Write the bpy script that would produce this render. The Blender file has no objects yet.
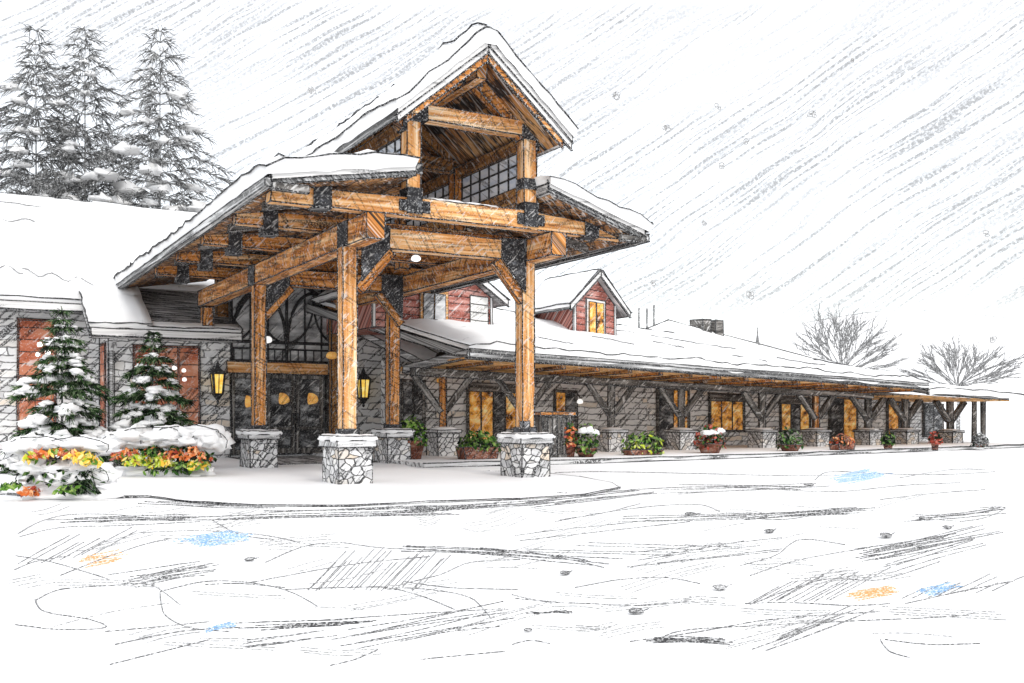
import bpy, math, random
from mathutils import Vector, noise
R = random.Random(11)
C = bpy.context.scene.collection
FPX, HOR, EYE = 993.0, 414.0, 1.6
CAM = Vector((0, 0, EYE))
sin, cos, PI = math.sin, math.cos, math.pi

# ------------------------------------------------------------------ placing helpers
def gp(px, py, z=0.0):                       # a point of the ground seen in the survey drawing
    Y = FPX*(EYE-z)/(py-HOR)
    return Vector(((px-512)/FPX*Y, Y, z))
def at(px, py, Y):
    return Vector(((px-512)/FPX*Y, Y, EYE+(HOR-py)*Y/FPX))
A = math.radians(30)
def CF(s, t, z):                             # frame of the entrance canopy and main lodge
    return Vector((-3.756+s*cos(A)-t*sin(A), 22.07+s*sin(A)+t*cos(A), z))
B = math.radians(32)
TAP = 0.0087
def WF(k, m, z):                             # frame of the long wing (falls gently to the far end)
    f = 1-TAP*k if k > 0 else 1
    return Vector((-2.4+k*cos(B)-m*sin(B), 34.9+k*sin(B)+m*cos(B), z*f))
def ID(x, y, z): return Vector((x, y, z))

# ------------------------------------------------------------------ materials
def new_mat(name):
    m = bpy.data.materials.new(name); m.use_nodes = True
    nt = m.node_tree; nt.nodes.clear()
    return m, nt
class N:
    def __init__(s, nt): s.nt = nt
    def node(s, typ, **kw):
        n = s.nt.nodes.new(typ)
        for k, v in kw.items(): setattr(n, k, v)
        return n
    def put(s, sock, v):
        if isinstance(v, bpy.types.NodeSocket): s.nt.links.new(v, sock)
        else: sock.default_value = v
    def math(s, op, a, b=0.0, c=None, clamp=False):
        n = s.node('ShaderNodeMath', operation=op, use_clamp=clamp)
        s.put(n.inputs[0], a); s.put(n.inputs[1], b)
        if c is not None: s.put(n.inputs[2], c)
        return n.outputs[0]
    def noise(s, vec, scale=1, detail=2, rough=.5):
        n = s.node('ShaderNodeTexNoise'); s.put(n.inputs['Vector'], vec)
        n.inputs['Scale'].default_value = scale; n.inputs['Detail'].default_value = detail
        n.inputs['Roughness'].default_value = rough
        return n.outputs['Fac']
    def mapping(s, vec, scale=(1,1,1), rot=(0,0,0), loc=(0,0,0)):
        n = s.node('ShaderNodeMapping'); s.put(n.inputs['Vector'], vec)
        n.inputs['Scale'].default_value = scale; n.inputs['Rotation'].default_value = rot; n.inputs['Location'].default_value = loc
        return n.outputs[0]
    def step(s, v, lo, hi):
        n = s.node('ShaderNodeMapRange', interpolation_type='SMOOTHSTEP'); s.put(n.inputs['Value'], v)
        n.inputs['From Min'].default_value = lo; n.inputs['From Max'].default_value = hi
        return n.outputs[0]
    def ramp(s, v, stops):
        n = s.node('ShaderNodeValToRGB'); s.put(n.inputs[0], v)
        e = n.color_ramp.elements
        while len(e) < len(stops): e.new(0.5)
        for i, (p, c) in enumerate(stops): e[i].position = p; e[i].color = (*c, 1)
        return n.outputs[0]
    def mix(s, f, a, b):
        n = s.node('ShaderNodeMix', data_type='RGBA'); s.put(n.inputs[0], f)
        for k, v in ((6, a), (7, b)):
            s.put(n.inputs[k], v if isinstance(v, bpy.types.NodeSocket) else (*v, 1))
        return n.outputs[2]
    def stroke(s, vec, ang, across, along, lo, hi, seed=0):      # pencil-like streak mask
        v = s.mapping(vec, rot=(0, 0, 0), loc=(seed*7.3, seed*3.1, 0))
        v = s.mapping(v, rot=(0, 0, -ang)); v = s.mapping(v, scale=(along, across, 1))
        return s.step(s.noise(v, 1, 1.5), lo, hi)

PEN = (.018, .018, .02)
MATS = {}
def sketch(name, stops, grain=(.5, 9), paper=.42, hatch=0.0, hang=.9, hs=1.0, speck=0.0, lines=None, stone=None, brick=None, emit=0.0, rough=.85, hlo=.52, cross=False, pencol=PEN):
    m, nt = new_mat(name); n = N(nt)
    gc = n.node('ShaderNodeAttribute', attribute_name='gc').outputs['Vector']
    col = n.ramp(n.noise(n.mapping(gc, scale=(grain[0], grain[1], 1)), 1, 3, .6), stops)
    if stone:
        sc = n.mapping(gc, scale=(stone[0], stone[1], 1))
        wob = n.node('ShaderNodeTexNoise'); n.put(wob.inputs['Vector'], sc); wob.inputs['Scale'].default_value = 1.3
        va = n.node('ShaderNodeVectorMath', operation='MULTIPLY_ADD'); n.put(va.inputs[0], wob.outputs['Color']); va.inputs[1].default_value = (.5, .5, 0); n.put(va.inputs[2], sc)
        v1 = n.node('ShaderNodeTexVoronoi', voronoi_dimensions='2D'); n.put(v1.inputs['Vector'], va.outputs[0]); v1.inputs['Scale'].default_value = 1; v1.inputs['Randomness'].default_value = stone[3]
        v2 = n.node('ShaderNodeTexVoronoi', voronoi_dimensions='2D', feature='DISTANCE_TO_EDGE'); n.put(v2.inputs['Vector'], va.outputs[0]); v2.inputs['Scale'].default_value = 1; v2.inputs['Randomness'].default_value = stone[3]
        sep = n.node('ShaderNodeSeparateColor'); n.put(sep.inputs[0], v1.outputs['Color'])
        col = n.mix(.7, col, n.ramp(sep.outputs[0], stone[4]))
        edge = n.math('SUBTRACT', 1, n.step(v2.outputs['Distance'], stone[2]*.4, stone[2]))
        col = n.mix(n.math('MULTIPLY', edge, .92), col, PEN)
    if brick:
        wob = n.node('ShaderNodeTexNoise'); n.put(wob.inputs['Vector'], gc); wob.inputs['Scale'].default_value = 1.6
        va = n.node('ShaderNodeVectorMath', operation='MULTIPLY_ADD'); n.put(va.inputs[0], wob.outputs['Color']); va.inputs[1].default_value = (.9, .24, 0); n.put(va.inputs[2], gc)
        bt = n.node('ShaderNodeTexBrick', offset=.37, offset_frequency=2, squash=.6, squash_frequency=3); n.put(bt.inputs['Vector'], va.outputs[0])
        for k_, v_ in (('Scale', 1), ('Brick Width', brick[0]), ('Row Height', brick[1]), ('Mortar Size', brick[2]), ('Mortar Smooth', .6), ('Bias', 0)): bt.inputs[k_].default_value = v_
        bt.inputs['Color1'].default_value = (0, 0, 0, 1); bt.inputs['Color2'].default_value = (1, 1, 1, 1); bt.inputs['Mortar'].default_value = (.5, .5, .5, 1)
        sep = n.node('ShaderNodeSeparateColor'); n.put(sep.inputs[0], bt.outputs['Color'])
        col = n.mix(.62, col, n.ramp(sep.outputs[0], STN))
        jm = n.math('MULTIPLY', bt.outputs['Fac'], n.step(n.noise(gc, 4, 2), .30, .46))
        col = n.mix(n.math('MULTIPLY', jm, .85), col, (.03, .03, .03))
    if lines:                                                    # (period, width share) board joints
        sp = n.node('ShaderNodeSeparateXYZ'); n.put(sp.inputs[0], gc)
        wv = n.math('ADD', sp.outputs[1], n.math('MULTIPLY', n.noise(n.mapping(gc, scale=(1.5, 1.5, 1)), 1, 2), lines[0]*.22))
        fr = n.math('FRACT', n.math('DIVIDE', wv, lines[0]))
        lm = n.math('LESS_THAN', fr, lines[1])
        lm = n.math('MULTIPLY', lm, n.step(n.noise(gc, 5, 2), .3, .5))
        col = n.mix(n.math('MULTIPLY', lm, .9), col, PEN)
    if hatch:
        g = n.step(n.noise(gc, 26/hs, 2, .7), .38, .52)
        h = n.stroke(gc, hang, 11/hs, .8/hs, hlo, hlo+.07)
        h = n.math('MULTIPLY', n.math('MULTIPLY', h, g), hatch, clamp=True)
        col = n.mix(h, col, pencol)
        if cross:
            h2 = n.stroke(gc, hang-1.15, 12/hs, 1.0/hs, hlo+.01, hlo+.08, 3)
            col = n.mix(n.math('MULTIPLY', n.math('MULTIPLY', h2, g), hatch), col, pencol)
    if speck:
        w = n.stroke(gc, .75, 13/hs, 2.6/hs, .60, .70, 5)
        col = n.mix(n.math('MULTIPLY', w, speck), col, (.88, .87, .85))
    if paper:
        pg = n.step(n.noise(n.mapping(gc, rot=(0, 0, -.7)), 21/hs**.5, 2, .75), .56, .68)
        col = n.mix(n.math('MULTIPLY', pg, paper), col, (.80, .80, .79))
    b = n.node('ShaderNodeBsdfPrincipled'); n.put(b.inputs['Base Color'], col)
    b.inputs['Roughness'].default_value = rough; b.inputs['Specular IOR Level'].default_value = .15
    if emit:
        n.put(b.inputs['Emission Color'], col); b.inputs['Emission Strength'].default_value = emit
    o = n.node('ShaderNodeOutputMaterial'); nt.links.new(b.outputs[0], o.inputs[0])
    MATS[name] = m
    return m
def pencil(name, c, paper=(.8, .8, .8), scale=40, lo=.46, hi=.60):
    m, nt = new_mat(name); n = N(nt)
    pos = n.node('ShaderNodeNewGeometry').outputs['Position']
    g = n.step(n.noise(pos, scale, 2, .7), lo, hi)
    col = n.mix(g, c, paper)
    b = n.node('ShaderNodeBsdfPrincipled'); n.put(b.inputs['Base Color'], col)
    b.inputs['Roughness'].default_value = 1; b.inputs['Specular IOR Level'].default_value = 0
    o = n.node('ShaderNodeOutputMaterial'); nt.links.new(b.outputs[0], o.inputs[0]); MATS[name] = m
    return m

pencil('pencil', (.018, .018, .02), (.5, .5, .5), 28, .50, .66)
pencil('pencil_soft', (.13, .13, .132), (.66, .66, .66), 40, .47, .61)
pencil('pencil_faint', (.30, .30, .30), (.72, .72, .72), 40, .44, .58)
pencil('pencil_dark', (.07, .07, .072), (.62, .62, .62), 38, .47, .62)
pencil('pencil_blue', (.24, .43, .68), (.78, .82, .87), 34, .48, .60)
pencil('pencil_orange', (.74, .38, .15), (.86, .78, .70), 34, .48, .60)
pencil('twig', (.20, .20, .20), (.68, .68, .68), 9, .47, .61)
pencil('needles_grey', (.11, .112, .112), (.54, .54, .54), 7, .48, .61)
pencil('needles_green', (.035, .085, .028), (.24, .31, .18), 9, .48, .6)
pencil('needles_dark', (.012, .02, .012), (.10, .11, .09), 8, .52, .64)
pencil('leaf_green', (.10, .22, .035), (.30, .42, .12), 7, .48, .58)
pencil('leaf_deep', (.03, .08, .02), (.14, .22, .07), 7, .48, .58)
pencil('leaf_lime', (.46, .55, .04), (.66, .70, .28), 7, .48, .58)
pencil('flower_orange', (.60, .15, .04), (.78, .42, .22), 7, .48, .58)
pencil('flower_yellow', (.85, .50, .06), (.90, .66, .22), 7, .48, .58)
pencil('flower_red', (.34, .06, .04), (.52, .18, .14), 7, .48, .58)
W_ = (.9, .9, .895)
sketch('snow', [(0, (.86, .86, .865)), (.4, (.93, .93, .93)), (1, (.95, .95, .95))], grain=(.4, .4), hatch=.28, hang=.25, hs=2.2, hlo=.665, pencol=(.25, .25, .25), paper=0)
sketch('snow_field', [(.3, (.88, .88, .885)), (.6, (.95, .95, .95))], grain=(.25, .5), hatch=.4, hang=.14, hs=2.6, hlo=.61, pencol=(.42, .42, .43), paper=0)
sketch('snow_clean', [(0, (.9, .9, .905)), (1, (.95, .95, .95))], grain=(1, 1), paper=0)
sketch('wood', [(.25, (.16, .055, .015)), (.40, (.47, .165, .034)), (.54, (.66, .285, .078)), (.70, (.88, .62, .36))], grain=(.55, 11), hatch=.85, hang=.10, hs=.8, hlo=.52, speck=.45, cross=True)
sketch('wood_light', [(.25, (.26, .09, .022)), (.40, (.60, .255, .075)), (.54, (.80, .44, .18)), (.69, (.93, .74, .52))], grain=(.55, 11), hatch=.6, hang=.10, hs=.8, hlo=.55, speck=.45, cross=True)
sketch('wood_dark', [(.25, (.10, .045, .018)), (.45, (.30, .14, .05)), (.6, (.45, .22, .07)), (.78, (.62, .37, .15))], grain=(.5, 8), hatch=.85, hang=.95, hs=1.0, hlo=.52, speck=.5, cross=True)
sketch('deck_warm', [(.25, (.24, .10, .03)), (.42, (.58, .27, .08)), (.56, (.78, .44, .16)), (.75, (.9, .68, .4))], grain=(.5, 4), hatch=.75, hang=.5, hs=1.5, hlo=.55, speck=.5, lines=(.42, .14), emit=.06)  # faint self-glow in the boards brightens the wing soffit
sketch('deck', [(.25, (.10, .045, .02)), (.45, (.30, .13, .045)), (.6, (.44, .22, .08)), (.78, (.62, .40, .2))], grain=(.4, 5), hatch=.95, hang=.6, hs=1.0, hlo=.49, speck=.5, lines=(.34, .16), cross=True)  # darkened colour and dense hatch put underside shade into the boards
sketch('timber_grey', [(.3, (.03, .03, .03)), (.5, (.13, .12, .11)), (.68, (.42, .40, .38))], grain=(.6, 9), hatch=.7, hang=.3, hs=1.2, hlo=.52, speck=.55)
sketch('steel', [(.3, (.018, .018, .02)), (.55, (.05, .05, .054)), (.75, (.17, .18, .20))], grain=(3, 5), hatch=.6, hang=.9, hs=.8, speck=.45)
STN = [(0, (.88, .88, .88)), (.3, (.62, .62, .63)), (.48, (.94, .93, .92)), (.62, (.46, .46, .47)), (.8, (.88, .87, .85)), (.9, (.76, .60, .42)), (1, (.6, .6, .6))]
sketch('stone', [(.3, (.52, .52, .52)), (.5, (.8, .8, .8)), (.7, (.95, .95, .95))], grain=(1.5, 6), hatch=.95, hang=.75, hs=1.2, hlo=.53, brick=(1.05, .25, .032), paper=.6, speck=.4)
sketch('stone_dim', [(.3, (.5, .5, .5)), (.46, (.88, .88, .88)), (.6, (.97, .97, .97))], grain=(1.5, 6), hatch=.95, hang=.75, hs=1.2, hlo=.545, brick=(1.1, .27, .036), paper=.7, speck=.5)
sketch('stone_round', [(.32, (.26, .26, .26)), (.48, (.58, .57, .56)), (.64, (.86, .85, .84))], grain=(4, 5), hatch=.95, hang=.9, hs=.9, hlo=.525, stone=(4.0, 6.0, .10, .95, STN))
sketch('capstone', [(.3, (.4, .4, .4)), (.6, (.8, .8, .8))], grain=(2, 6), hatch=.6, hang=.1, hs=.8)
sketch('fascia', [(.3, (.06, .06, .06)), (.48, (.26, .26, .26)), (.64, (.78, .78, .78))], grain=(.35, 14), hatch=.6, hang=.04, hs=1.0, hlo=.54, speck=.35)
sketch('trim_white', [(.3, (.62, .61, .6)), (.6, (.88, .87, .86))], grain=(.6, 12), hatch=.5, hang=.1, hs=1.2, hlo=.58)
sketch('shingle', [(.3, (.10, .10, .10)), (.5, (.35, .35, .36)), (.7, (.74, .74, .74))], grain=(.8, 5), hatch=.9, hang=-.35, hs=1.6, hlo=.50, lines=(.28, .22))
sketch('glass', [(.32, (.012, .012, .013)), (.48, (.07, .072, .076)), (.62, (.32, .33, .34)), (.76, (.75, .76, .78))], grain=(1.2, 2.4), hatch=.7, hang=.9, hs=1.3, speck=.55, cross=True)
sketch('glass_grey', [(.3, (.16, .16, .17)), (.46, (.42, .43, .44)), (.6, (.72, .73, .74)), (.75, (.92, .92, .93))], grain=(.8, 2.4), hatch=.8, hang=.8, hs=1.2, hlo=.545, speck=.6)
sketch('glass_sky', [(.3, (.50, .60, .78)), (.5, (.80, .85, .93)), (.7, (.95, .95, .96))], grain=(.8, 2.4), hatch=.6, hang=.5, hs=1.0, hlo=.56)
sketch('glass_warm', [(.34, (.05, .025, .01)), (.44, (.50, .19, .03)), (.54, (.85, .42, .08)), (.68, (.97, .76, .38))], grain=(2.2, 2.6), hatch=.6, hang=.9, hs=1.3, hlo=.55, speck=.4, emit=.24)
sketch('glass_red', [(.28, (.20, .05, .03)), (.45, (.46, .135, .07)), (.58, (.64, .27, .16)), (.74, (.86, .58, .45))], grain=(.5, 1.2), hatch=.75, hang=.85, hs=1.5, hlo=.55, speck=.5, lines=(.42, .1))
sketch('siding_red', [(.3, (.22, .06, .045)), (.48, (.46, .16, .125)), (.64, (.68, .38, .33))], grain=(.8, 4), hatch=.6, hang=.7, hs=1.4, hlo=.56, speck=.55, lines=(.26, .16))
sketch('siding_white', [(.3, (.6, .6, .58)), (.6, (.88, .87, .84))], grain=(.8, 4), hatch=.5, hang=.7, hs=1.4, hlo=.60, lines=(.30, .16))
sketch('amber', [(.3, (.85, .42, .04)), (.5, (.95, .62, .10)), (.7, (1, .86, .35))], grain=(3, 3), emit=.75)
sketch('lamp_white', [(.3, (.95, .93, .88)), (.7, (1, 1, 1))], emit=.9, paper=0)
sketch('lamp_orange', [(.3, (.62, .25, .04)), (.6, (.90, .50, .13))], grain=(4, 4), emit=.3, hatch=.5)
sketch('iron', [(.3, (.012, .012, .013)), (.6, (.05, .05, .052))], grain=(3, 3), hatch=.2)
sketch('clay', [(.3, (.10, .035, .022)), (.5, (.25, .09, .055)), (.68, (.48, .28, .21))], grain=(2, 6), hatch=.8, hang=.8, hs=1.2)
sketch('paving', [(.3, (.30, .30, .30)), (.5, (.5, .5, .5)), (.7, (.78, .78, .78))], grain=(1, 3), hatch=1, hang=.1, hs=1.6, hlo=.46)
sketch('kerb', [(.3, (.45, .45, .45)), (.6, (.84, .84, .84))], grain=(.6, 5), hatch=.9, hang=.03, hs=1.6, hlo=.52)

# ------------------------------------------------------------------ mesh builder
def lr(p, lw=1.3):                            # line weight: finer on near things, heavier on big far ones
    return lw*(Vector(p)-CAM).length/FPX*.5
class MB:
    def __init__(s): s.v = []; s.f = []; s.mi = []; s.g = []; s.sm = []; s.mats = []
    def m(s, name):
        if name not in s.mats: s.mats.append(name)
        return s.mats.index(name)
    def add(s, vs, fs, mat, gc=None, smooth=False):
        o = len(s.v); s.v += [Vector(p) for p in vs]
        s.g += gc if gc else [(p[0]+p[1], p[2]+.3*p[1], 0) for p in vs]
        k = s.m(mat)
        for f in fs: s.f.append([i+o for i in f]); s.mi.append(k); s.sm.append(smooth)
        return o
    def tube(s, pts, r, mat='pencil', n=3, wob=0.0, taper=1.0, cap=True):
        pts = [Vector(p) for p in pts]
        if len(pts) < 2: return
        vs = []; fs = []; L = len(pts)
        for i, p in enumerate(pts):
            d = (pts[min(i+1, L-1)]-pts[max(i-1, 0)])
            if d.length < 1e-6: d = Vector((0, 0, 1))
            d.normalize()
            a = d.cross(Vector((0, 0, 1))) if abs(d.z) < .95 else d.cross(Vector((1, 0, 0)))
            a.normalize(); b = d.cross(a)
            rr = (r(p) if callable(r) else r)*(1+(taper-1)*i/max(1, L-1))
            q = p + (a*R.uniform(-1, 1)+b*R.uniform(-1, 1))*rr*wob
            for j in range(n): vs.append(q+(a*cos(2*PI*j/n)+b*sin(2*PI*j/n))*rr)
        for i in range(L-1):
            for j in range(n):
                fs.append((i*n+j, i*n+(j+1) % n, (i+1)*n+(j+1) % n, (i+1)*n+j))
        if cap: fs.append(tuple(range(n))[::-1]); fs.append(tuple((L-1)*n+j for j in range(n)))
        s.add(vs, fs, mat)
    def line(s, a, b, lw=1.3, mat='pencil', over=.015):
        a = Vector(a); b = Vector(b); d = b-a
        if d.length < 1e-4: return
        Y = ((a+b)*.5-CAM).length
        if d.length*FPX/Y < 2.5: return
        k = max(1, min(24, int(d.length*FPX/Y/22)))
        e = d*over if d.length < 3 else d.normalized()*.04
        s.tube([a-e+(d+2*e)*(i/k) for i in range(k+1)], lambda p: lr(p, lw), mat, 3, .55, cap=False)
    def prim(s, vs, fs, mat, gc, lw=1.3):                        # a solid with drawn edges
        s.add(vs, fs, mat, gc)
        if lw > 0:
            seen = set()
            for f in fs:
                for i in range(len(f)):
                    a, b = f[i], f[(i+1) % len(f)]
                    if (min(a, b), max(a, b)) in seen: continue
                    seen.add((min(a, b), max(a, b))); s.line(vs[a], vs[b], lw)
    def box(s, F, x0, x1, y0, y1, z0, z1, mat, axis=None, lw=1.3, sub=0):
        c = [(x0,y0,z0),(x1,y0,z0),(x1,y1,z0),(x0,y1,z0),(x0,y0,z1),(x1,y0,z1),(x1,y1,z1),(x0,y1,z1)]
        r0, r1, r2 = R.uniform(0, 50), R.uniform(0, 50), R.uniform(0, 50)
        if axis == 'x': gc = [(a+r0, b+d+r1, r2) for a, b, d in c]
        elif axis == 'y': gc = [(b+r0, a+d+r1, r2) for a, b, d in c]
        elif axis == 'z': gc = [(d+r0, a+b+r1, r2) for a, b, d in c]
        else: gc = [(a+b+r0, d, r2) for a, b, d in c]
        s.prim([F(*p) for p in c], [(3,2,1,0),(4,5,6,7),(0,1,5,4),(1,2,6,5),(2,3,7,6),(3,0,4,7)], mat, gc, lw)
    def prism(s, F, poly, d, mat, along=0, lw=1.3, horiz=False):   # polygon (frame coords) swept by d (frame vector)
        n = len(poly); top = [tuple(p[i]+d[i] for i in range(3)) for p in poly]
        allp = list(poly)+top; r0, r1 = R.uniform(0, 50), R.uniform(0, 50)
        gc = [(p[along]+r0, sum(p[i] for i in range(3) if i != along)+(0 if horiz else r1), r1) for p in allp]
        fs = [tuple(range(n))[::-1], tuple(range(n, 2*n))]+[(i, (i+1) % n, n+(i+1) % n, n+i) for i in range(n)]
        s.prim([F(*p) for p in allp], fs, mat, gc, lw)
    def bar(s, a, b, w, h, mat, lw=1.3, up=(0, 0, 1), tw=1.0):    # squared timber from a to b (world)
        a = Vector(a); b = Vector(b); d = b-a; L = d.length; d.normalize()
        sd = d.cross(Vector(up))
        if sd.length < .05: sd = d.cross(Vector((cos(A), sin(A), 0)))
        sd.normalize(); u = sd.cross(d)
        vs = []; gc = []; r0, r1 = R.uniform(0, 50), R.uniform(0, 50)
        for p, l, q in ((a, 0, 1), (b, L, tw)):
            for i, j in ((-1,-1),(1,-1),(1,1),(-1,1)):
                vs.append(p+sd*(i*w/2*q)+u*(j*h/2*q)); gc.append((l+r0, i*w/2+j*h/2+r1, r1))
        s.prim(vs, [(3,2,1,0),(4,5,6,7),(0,1,5,4),(1,2,6,5),(2,3,7,6),(3,0,4,7)], mat, gc, lw)
    def blob(s, c, rx, ry, rz, mat, nz=.25, seg=9, ring=6, f=1.7, outline=0):
        c = Vector(c); vs = [c+Vector((0, 0, -rz*.6))]; o = R.uniform(0, 99)
        for i in range(1, ring):
            th = PI*i/ring
            for j in range(seg):
                ph = 2*PI*j/seg
                d = Vector((sin(th)*cos(ph), sin(th)*sin(ph), -cos(th)))
                k = 1+nz*noise.noise(d*f+Vector((o, o, o)))*2
                vs.append(c+Vector((d.x*rx, d.y*ry, d.z*rz*(1 if d.z > 0 else .6)))*k)
        vs.append(c+Vector((0, 0, rz)))
        fs = [(0, 1+(j+1) % seg, 1+j) for j in range(seg)]
        for i in range(ring-2):
            for j in range(seg):
                a = 1+i*seg+j; b = 1+i*seg+(j+1) % seg
                fs.append((a, b, b+seg, a+seg))
        t = len(vs)-1; e = 1+(ring-2)*seg
        fs += [(e+j, e+(j+1) % seg, t) for j in range(seg)]
        s.add(vs, fs, mat, None, True)
    def lathe(s, c, prof, mat, n=12, lw=1.0, sq=False):           # profile (r, z) round a vertical axis
        c = Vector(c); vs = []; fs = []
        off = PI/4+A if sq else 0
        for r, z in prof:
            for j in range(n): vs.append(c+Vector((r*cos(2*PI*j/n+off), r*sin(2*PI*j/n+off), z)))
        for i in range(len(prof)-1):
            for j in range(n): fs.append((i*n+j, i*n+(j+1) % n, (i+1)*n+(j+1) % n, (i+1)*n+j))
        fs.append(tuple(range(n))[::-1]); fs.append(tuple((len(prof)-1)*n+j for j in range(n)))
        if sq: s.prim(vs, fs, mat, [(p.x+p.y, p.z, 0) for p in vs], lw)
        else:
            s.add(vs, fs, mat, None, not sq)
            if lw:
                for i in (0, len(prof)-1):
                    ring = [vs[i*n+j % n] for j in range(n+1)]
                    s.tube(ring, lambda p: lr(p, lw), 'pencil', 3, .3, cap=False)
    def snow(s, F, prof, t0, t1, th, nt=20, axis=1, ridge=None, seed=0, lump=.5, lw=1.5, lines=(1, 1, 1, 1), crest=0, flat=.6):
        # snow lying on a roof: profile across (a, z) swept along t0..t1; rounded rim, uneven top
        P2 = []
        for i in range(len(prof)-1):
            k = max(3, int(math.hypot(prof[i+1][0]-prof[i][0], prof[i+1][1]-prof[i][1])/.3))
            for j in range(k): P2.append((prof[i][0]+(prof[i+1][0]-prof[i][0])*j/k, prof[i][1]+(prof[i+1][1]-prof[i][1])*j/k))
        P2.append(prof[-1]); M = len(P2)
        def fr(a, t, z): return F(a, t, z) if axis == 1 else F(t, a, z)
        rows = []
        ds = [0.0]
        for i in range(1, M): ds.append(ds[-1]+math.hypot(P2[i][0]-P2[i-1][0], P2[i][1]-P2[i-1][1]))
        T = [t0+(t1-t0)*i/nt for i in range(nt+1)]
        def topz(i, t):
            e = min(ds[i], ds[-1]-ds[i]); g = min(t-t0, t1-t) if t1 > t0 else min(t0-t, t-t1)
            q = min(1, .55+e*1.1)*min(1, flat+g*1.0)
            w = noise.noise(Vector((P2[i][0]*.7+seed, t*.55, seed*1.7)))+.75*noise.noise(Vector((P2[i][0]*1.9, t*1.6+seed, seed)))+.4*noise.noise(Vector((P2[i][0]*4.1, t*3.7+seed, seed)))
            return th*q*(1+lump*w)+(crest*max(0, 1-abs(P2[i][0]-ridge)/.5) if ridge is not None else 0)
        vs = []; gc = []
        for t in T:
            for i, (a, z) in enumerate(P2):
                h = topz(i, t)
                # rim bulges out a little beyond the roof edge
                da = 0
                if i == 0: da = (P2[0][0]-P2[1][0]); da = .07*(1 if da > 0 else -1)
                if i == M-1: da = (P2[-1][0]-P2[-2][0]); da = .07*(1 if da > 0 else -1)
                dt = -.06*(1 if t1 > t0 else -1) if t == T[0] else (.06*(1 if t1 > t0 else -1) if t == T[-1] else 0)
                vs.append(fr(a+da, t+dt, z+h)); gc.append((a, t, seed))
        nt1 = len(T)
        fs = [(i*M+j, i*M+j+1, (i+1)*M+j+1, (i+1)*M+j) for i in range(nt1-1) for j in range(M-1)]
        # skirts
        def skirt(idx, low):
            o = len(vs)
            for p in low: vs.append(p); gc.append((p[0], p[2], seed))
            for i in range(len(idx)-1): fs.append((idx[i], idx[i+1], o+i+1, o+i))
        def sag(t, k): return .05*noise.noise(Vector((t*1.5, k, seed)))-.03
        fr_i = [j for j in range(M)]; skirt(fr_i, [fr(P2[j][0], T[0], P2[j][1]+sag(j*.6, 1)) for j in fr_i])
        low_front = vs[-M:]
        bk = [(nt1-1)*M+j for j in range(M)]; skirt(bk, [fr(P2[j][0], T[-1], P2[j][1]) for j in range(M)])
        e0 = [i*M for i in range(nt1)]; skirt(e0, [fr(P2[0][0], T[i], P2[0][1]+sag(T[i], 2)) for i in range(nt1)])
        e1 = [i*M+M-1 for i in range(nt1)]; skirt(e1, [fr(P2[-1][0], T[i], P2[-1][1]+sag(T[i], 3)) for i in range(nt1)])
        s.add(vs, fs, 'snow', gc, True)
        w = lambda p: lr(p, lw)
        if lines[0]: s.tube([vs[j] for j in fr_i], w, 'pencil', 3, .6)
        if lines[1]: s.tube([vs[j] for j in bk], w, 'pencil', 3, .6)
        if lines[2]: s.tube([vs[j] for j in e0], w, 'pencil', 3, .6)
        if lines[3]: s.tube([vs[j] for j in e1], w, 'pencil', 3, .6)
        if ridge is not None:
            j = min(range(M), key=lambda q: abs(P2[q][0]-ridge)); s.tube([vs[i*M+j]+Vector((0, 0, .03)) for i in range(nt1)], w, 'pencil', 3, .6)
    def build(s, name, parent=None, label=None, loc=None):
        base = Vector(parent['_w']) if parent is not None else (Vector(loc) if loc is not None else Vector((0, 0, 0)))
        me = bpy.data.meshes.new(name)
        me.from_pydata([tuple(p-base) for p in s.v], [], s.f)
        for k in s.mats: me.materials.append(MATS[k])
        me.polygons.foreach_set('material_index', s.mi)
        me.polygons.foreach_set('use_smooth', s.sm)
        at_ = me.attributes.new('gc', 'FLOAT_VECTOR', 'POINT')
        at_.data.foreach_set('vector', [c for g in s.g for c in g])
        me.update()
        o = bpy.data.objects.new(name, me); C.objects.link(o)
        if parent is not None: o.parent = parent; o['_w'] = list(base)
        else: o.location = base; o['_w'] = list(base)
        if label: o['label'] = label
        return o
def thing(name, label, cat, loc, group=None):
    o = bpy.data.objects.new(name, None); C.objects.link(o); o.location = loc; o.empty_display_size = .2
    o['label'] = label; o['category'] = cat; o['_w'] = list(loc)
    if group: o['group'] = group
    return o
def tag(o, label, cat, group=None):
    o['label'] = label; o['category'] = cat
    if group: o['group'] = group
    return o
def struct(o): o['kind'] = 'structure'; return o
def one(name, parent, fn, label=None):
    m = MB(); fn(m); return m.build(name, parent, label)
def catmull(p, k=6):
    p = [Vector((*q, 0)) if len(q) == 2 else Vector(q) for q in p]; out = []
    for i in range(len(p)-1):
        a, b, c, d = p[max(i-1, 0)], p[i], p[i+1], p[min(i+2, len(p)-1)]
        for j in range(k):
            t = j/k
            out.append(.5*((2*b)+(c-a)*t+(2*a-5*b+4*c-d)*t*t+(3*b-a-3*c+d)*t**3))
    out.append(p[-1]); return out

# ================================================================== SETTING: ground, kerbs, marks
m = MB()
g = []
xs = [-900, -300, -100, -40, -20, -8, 0, 8, 20, 40, 100, 300, 900]; ys = [-200, -40, 0, 8, 16, 24, 32, 48, 90, 200, 500, 1500]
vs = [Vector((x, y, 0)) for y in ys for x in xs]; nx = len(xs)
m.add(vs, [(j*nx+i, j*nx+i+1, (j+1)*nx+i+1, (j+1)*nx+i) for j in range(len(ys)-1) for i in range(nx-1)], 'snow_field', [(p.x, p.y, 0) for p in vs])
struct(m.build('snow_ground'))

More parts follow.
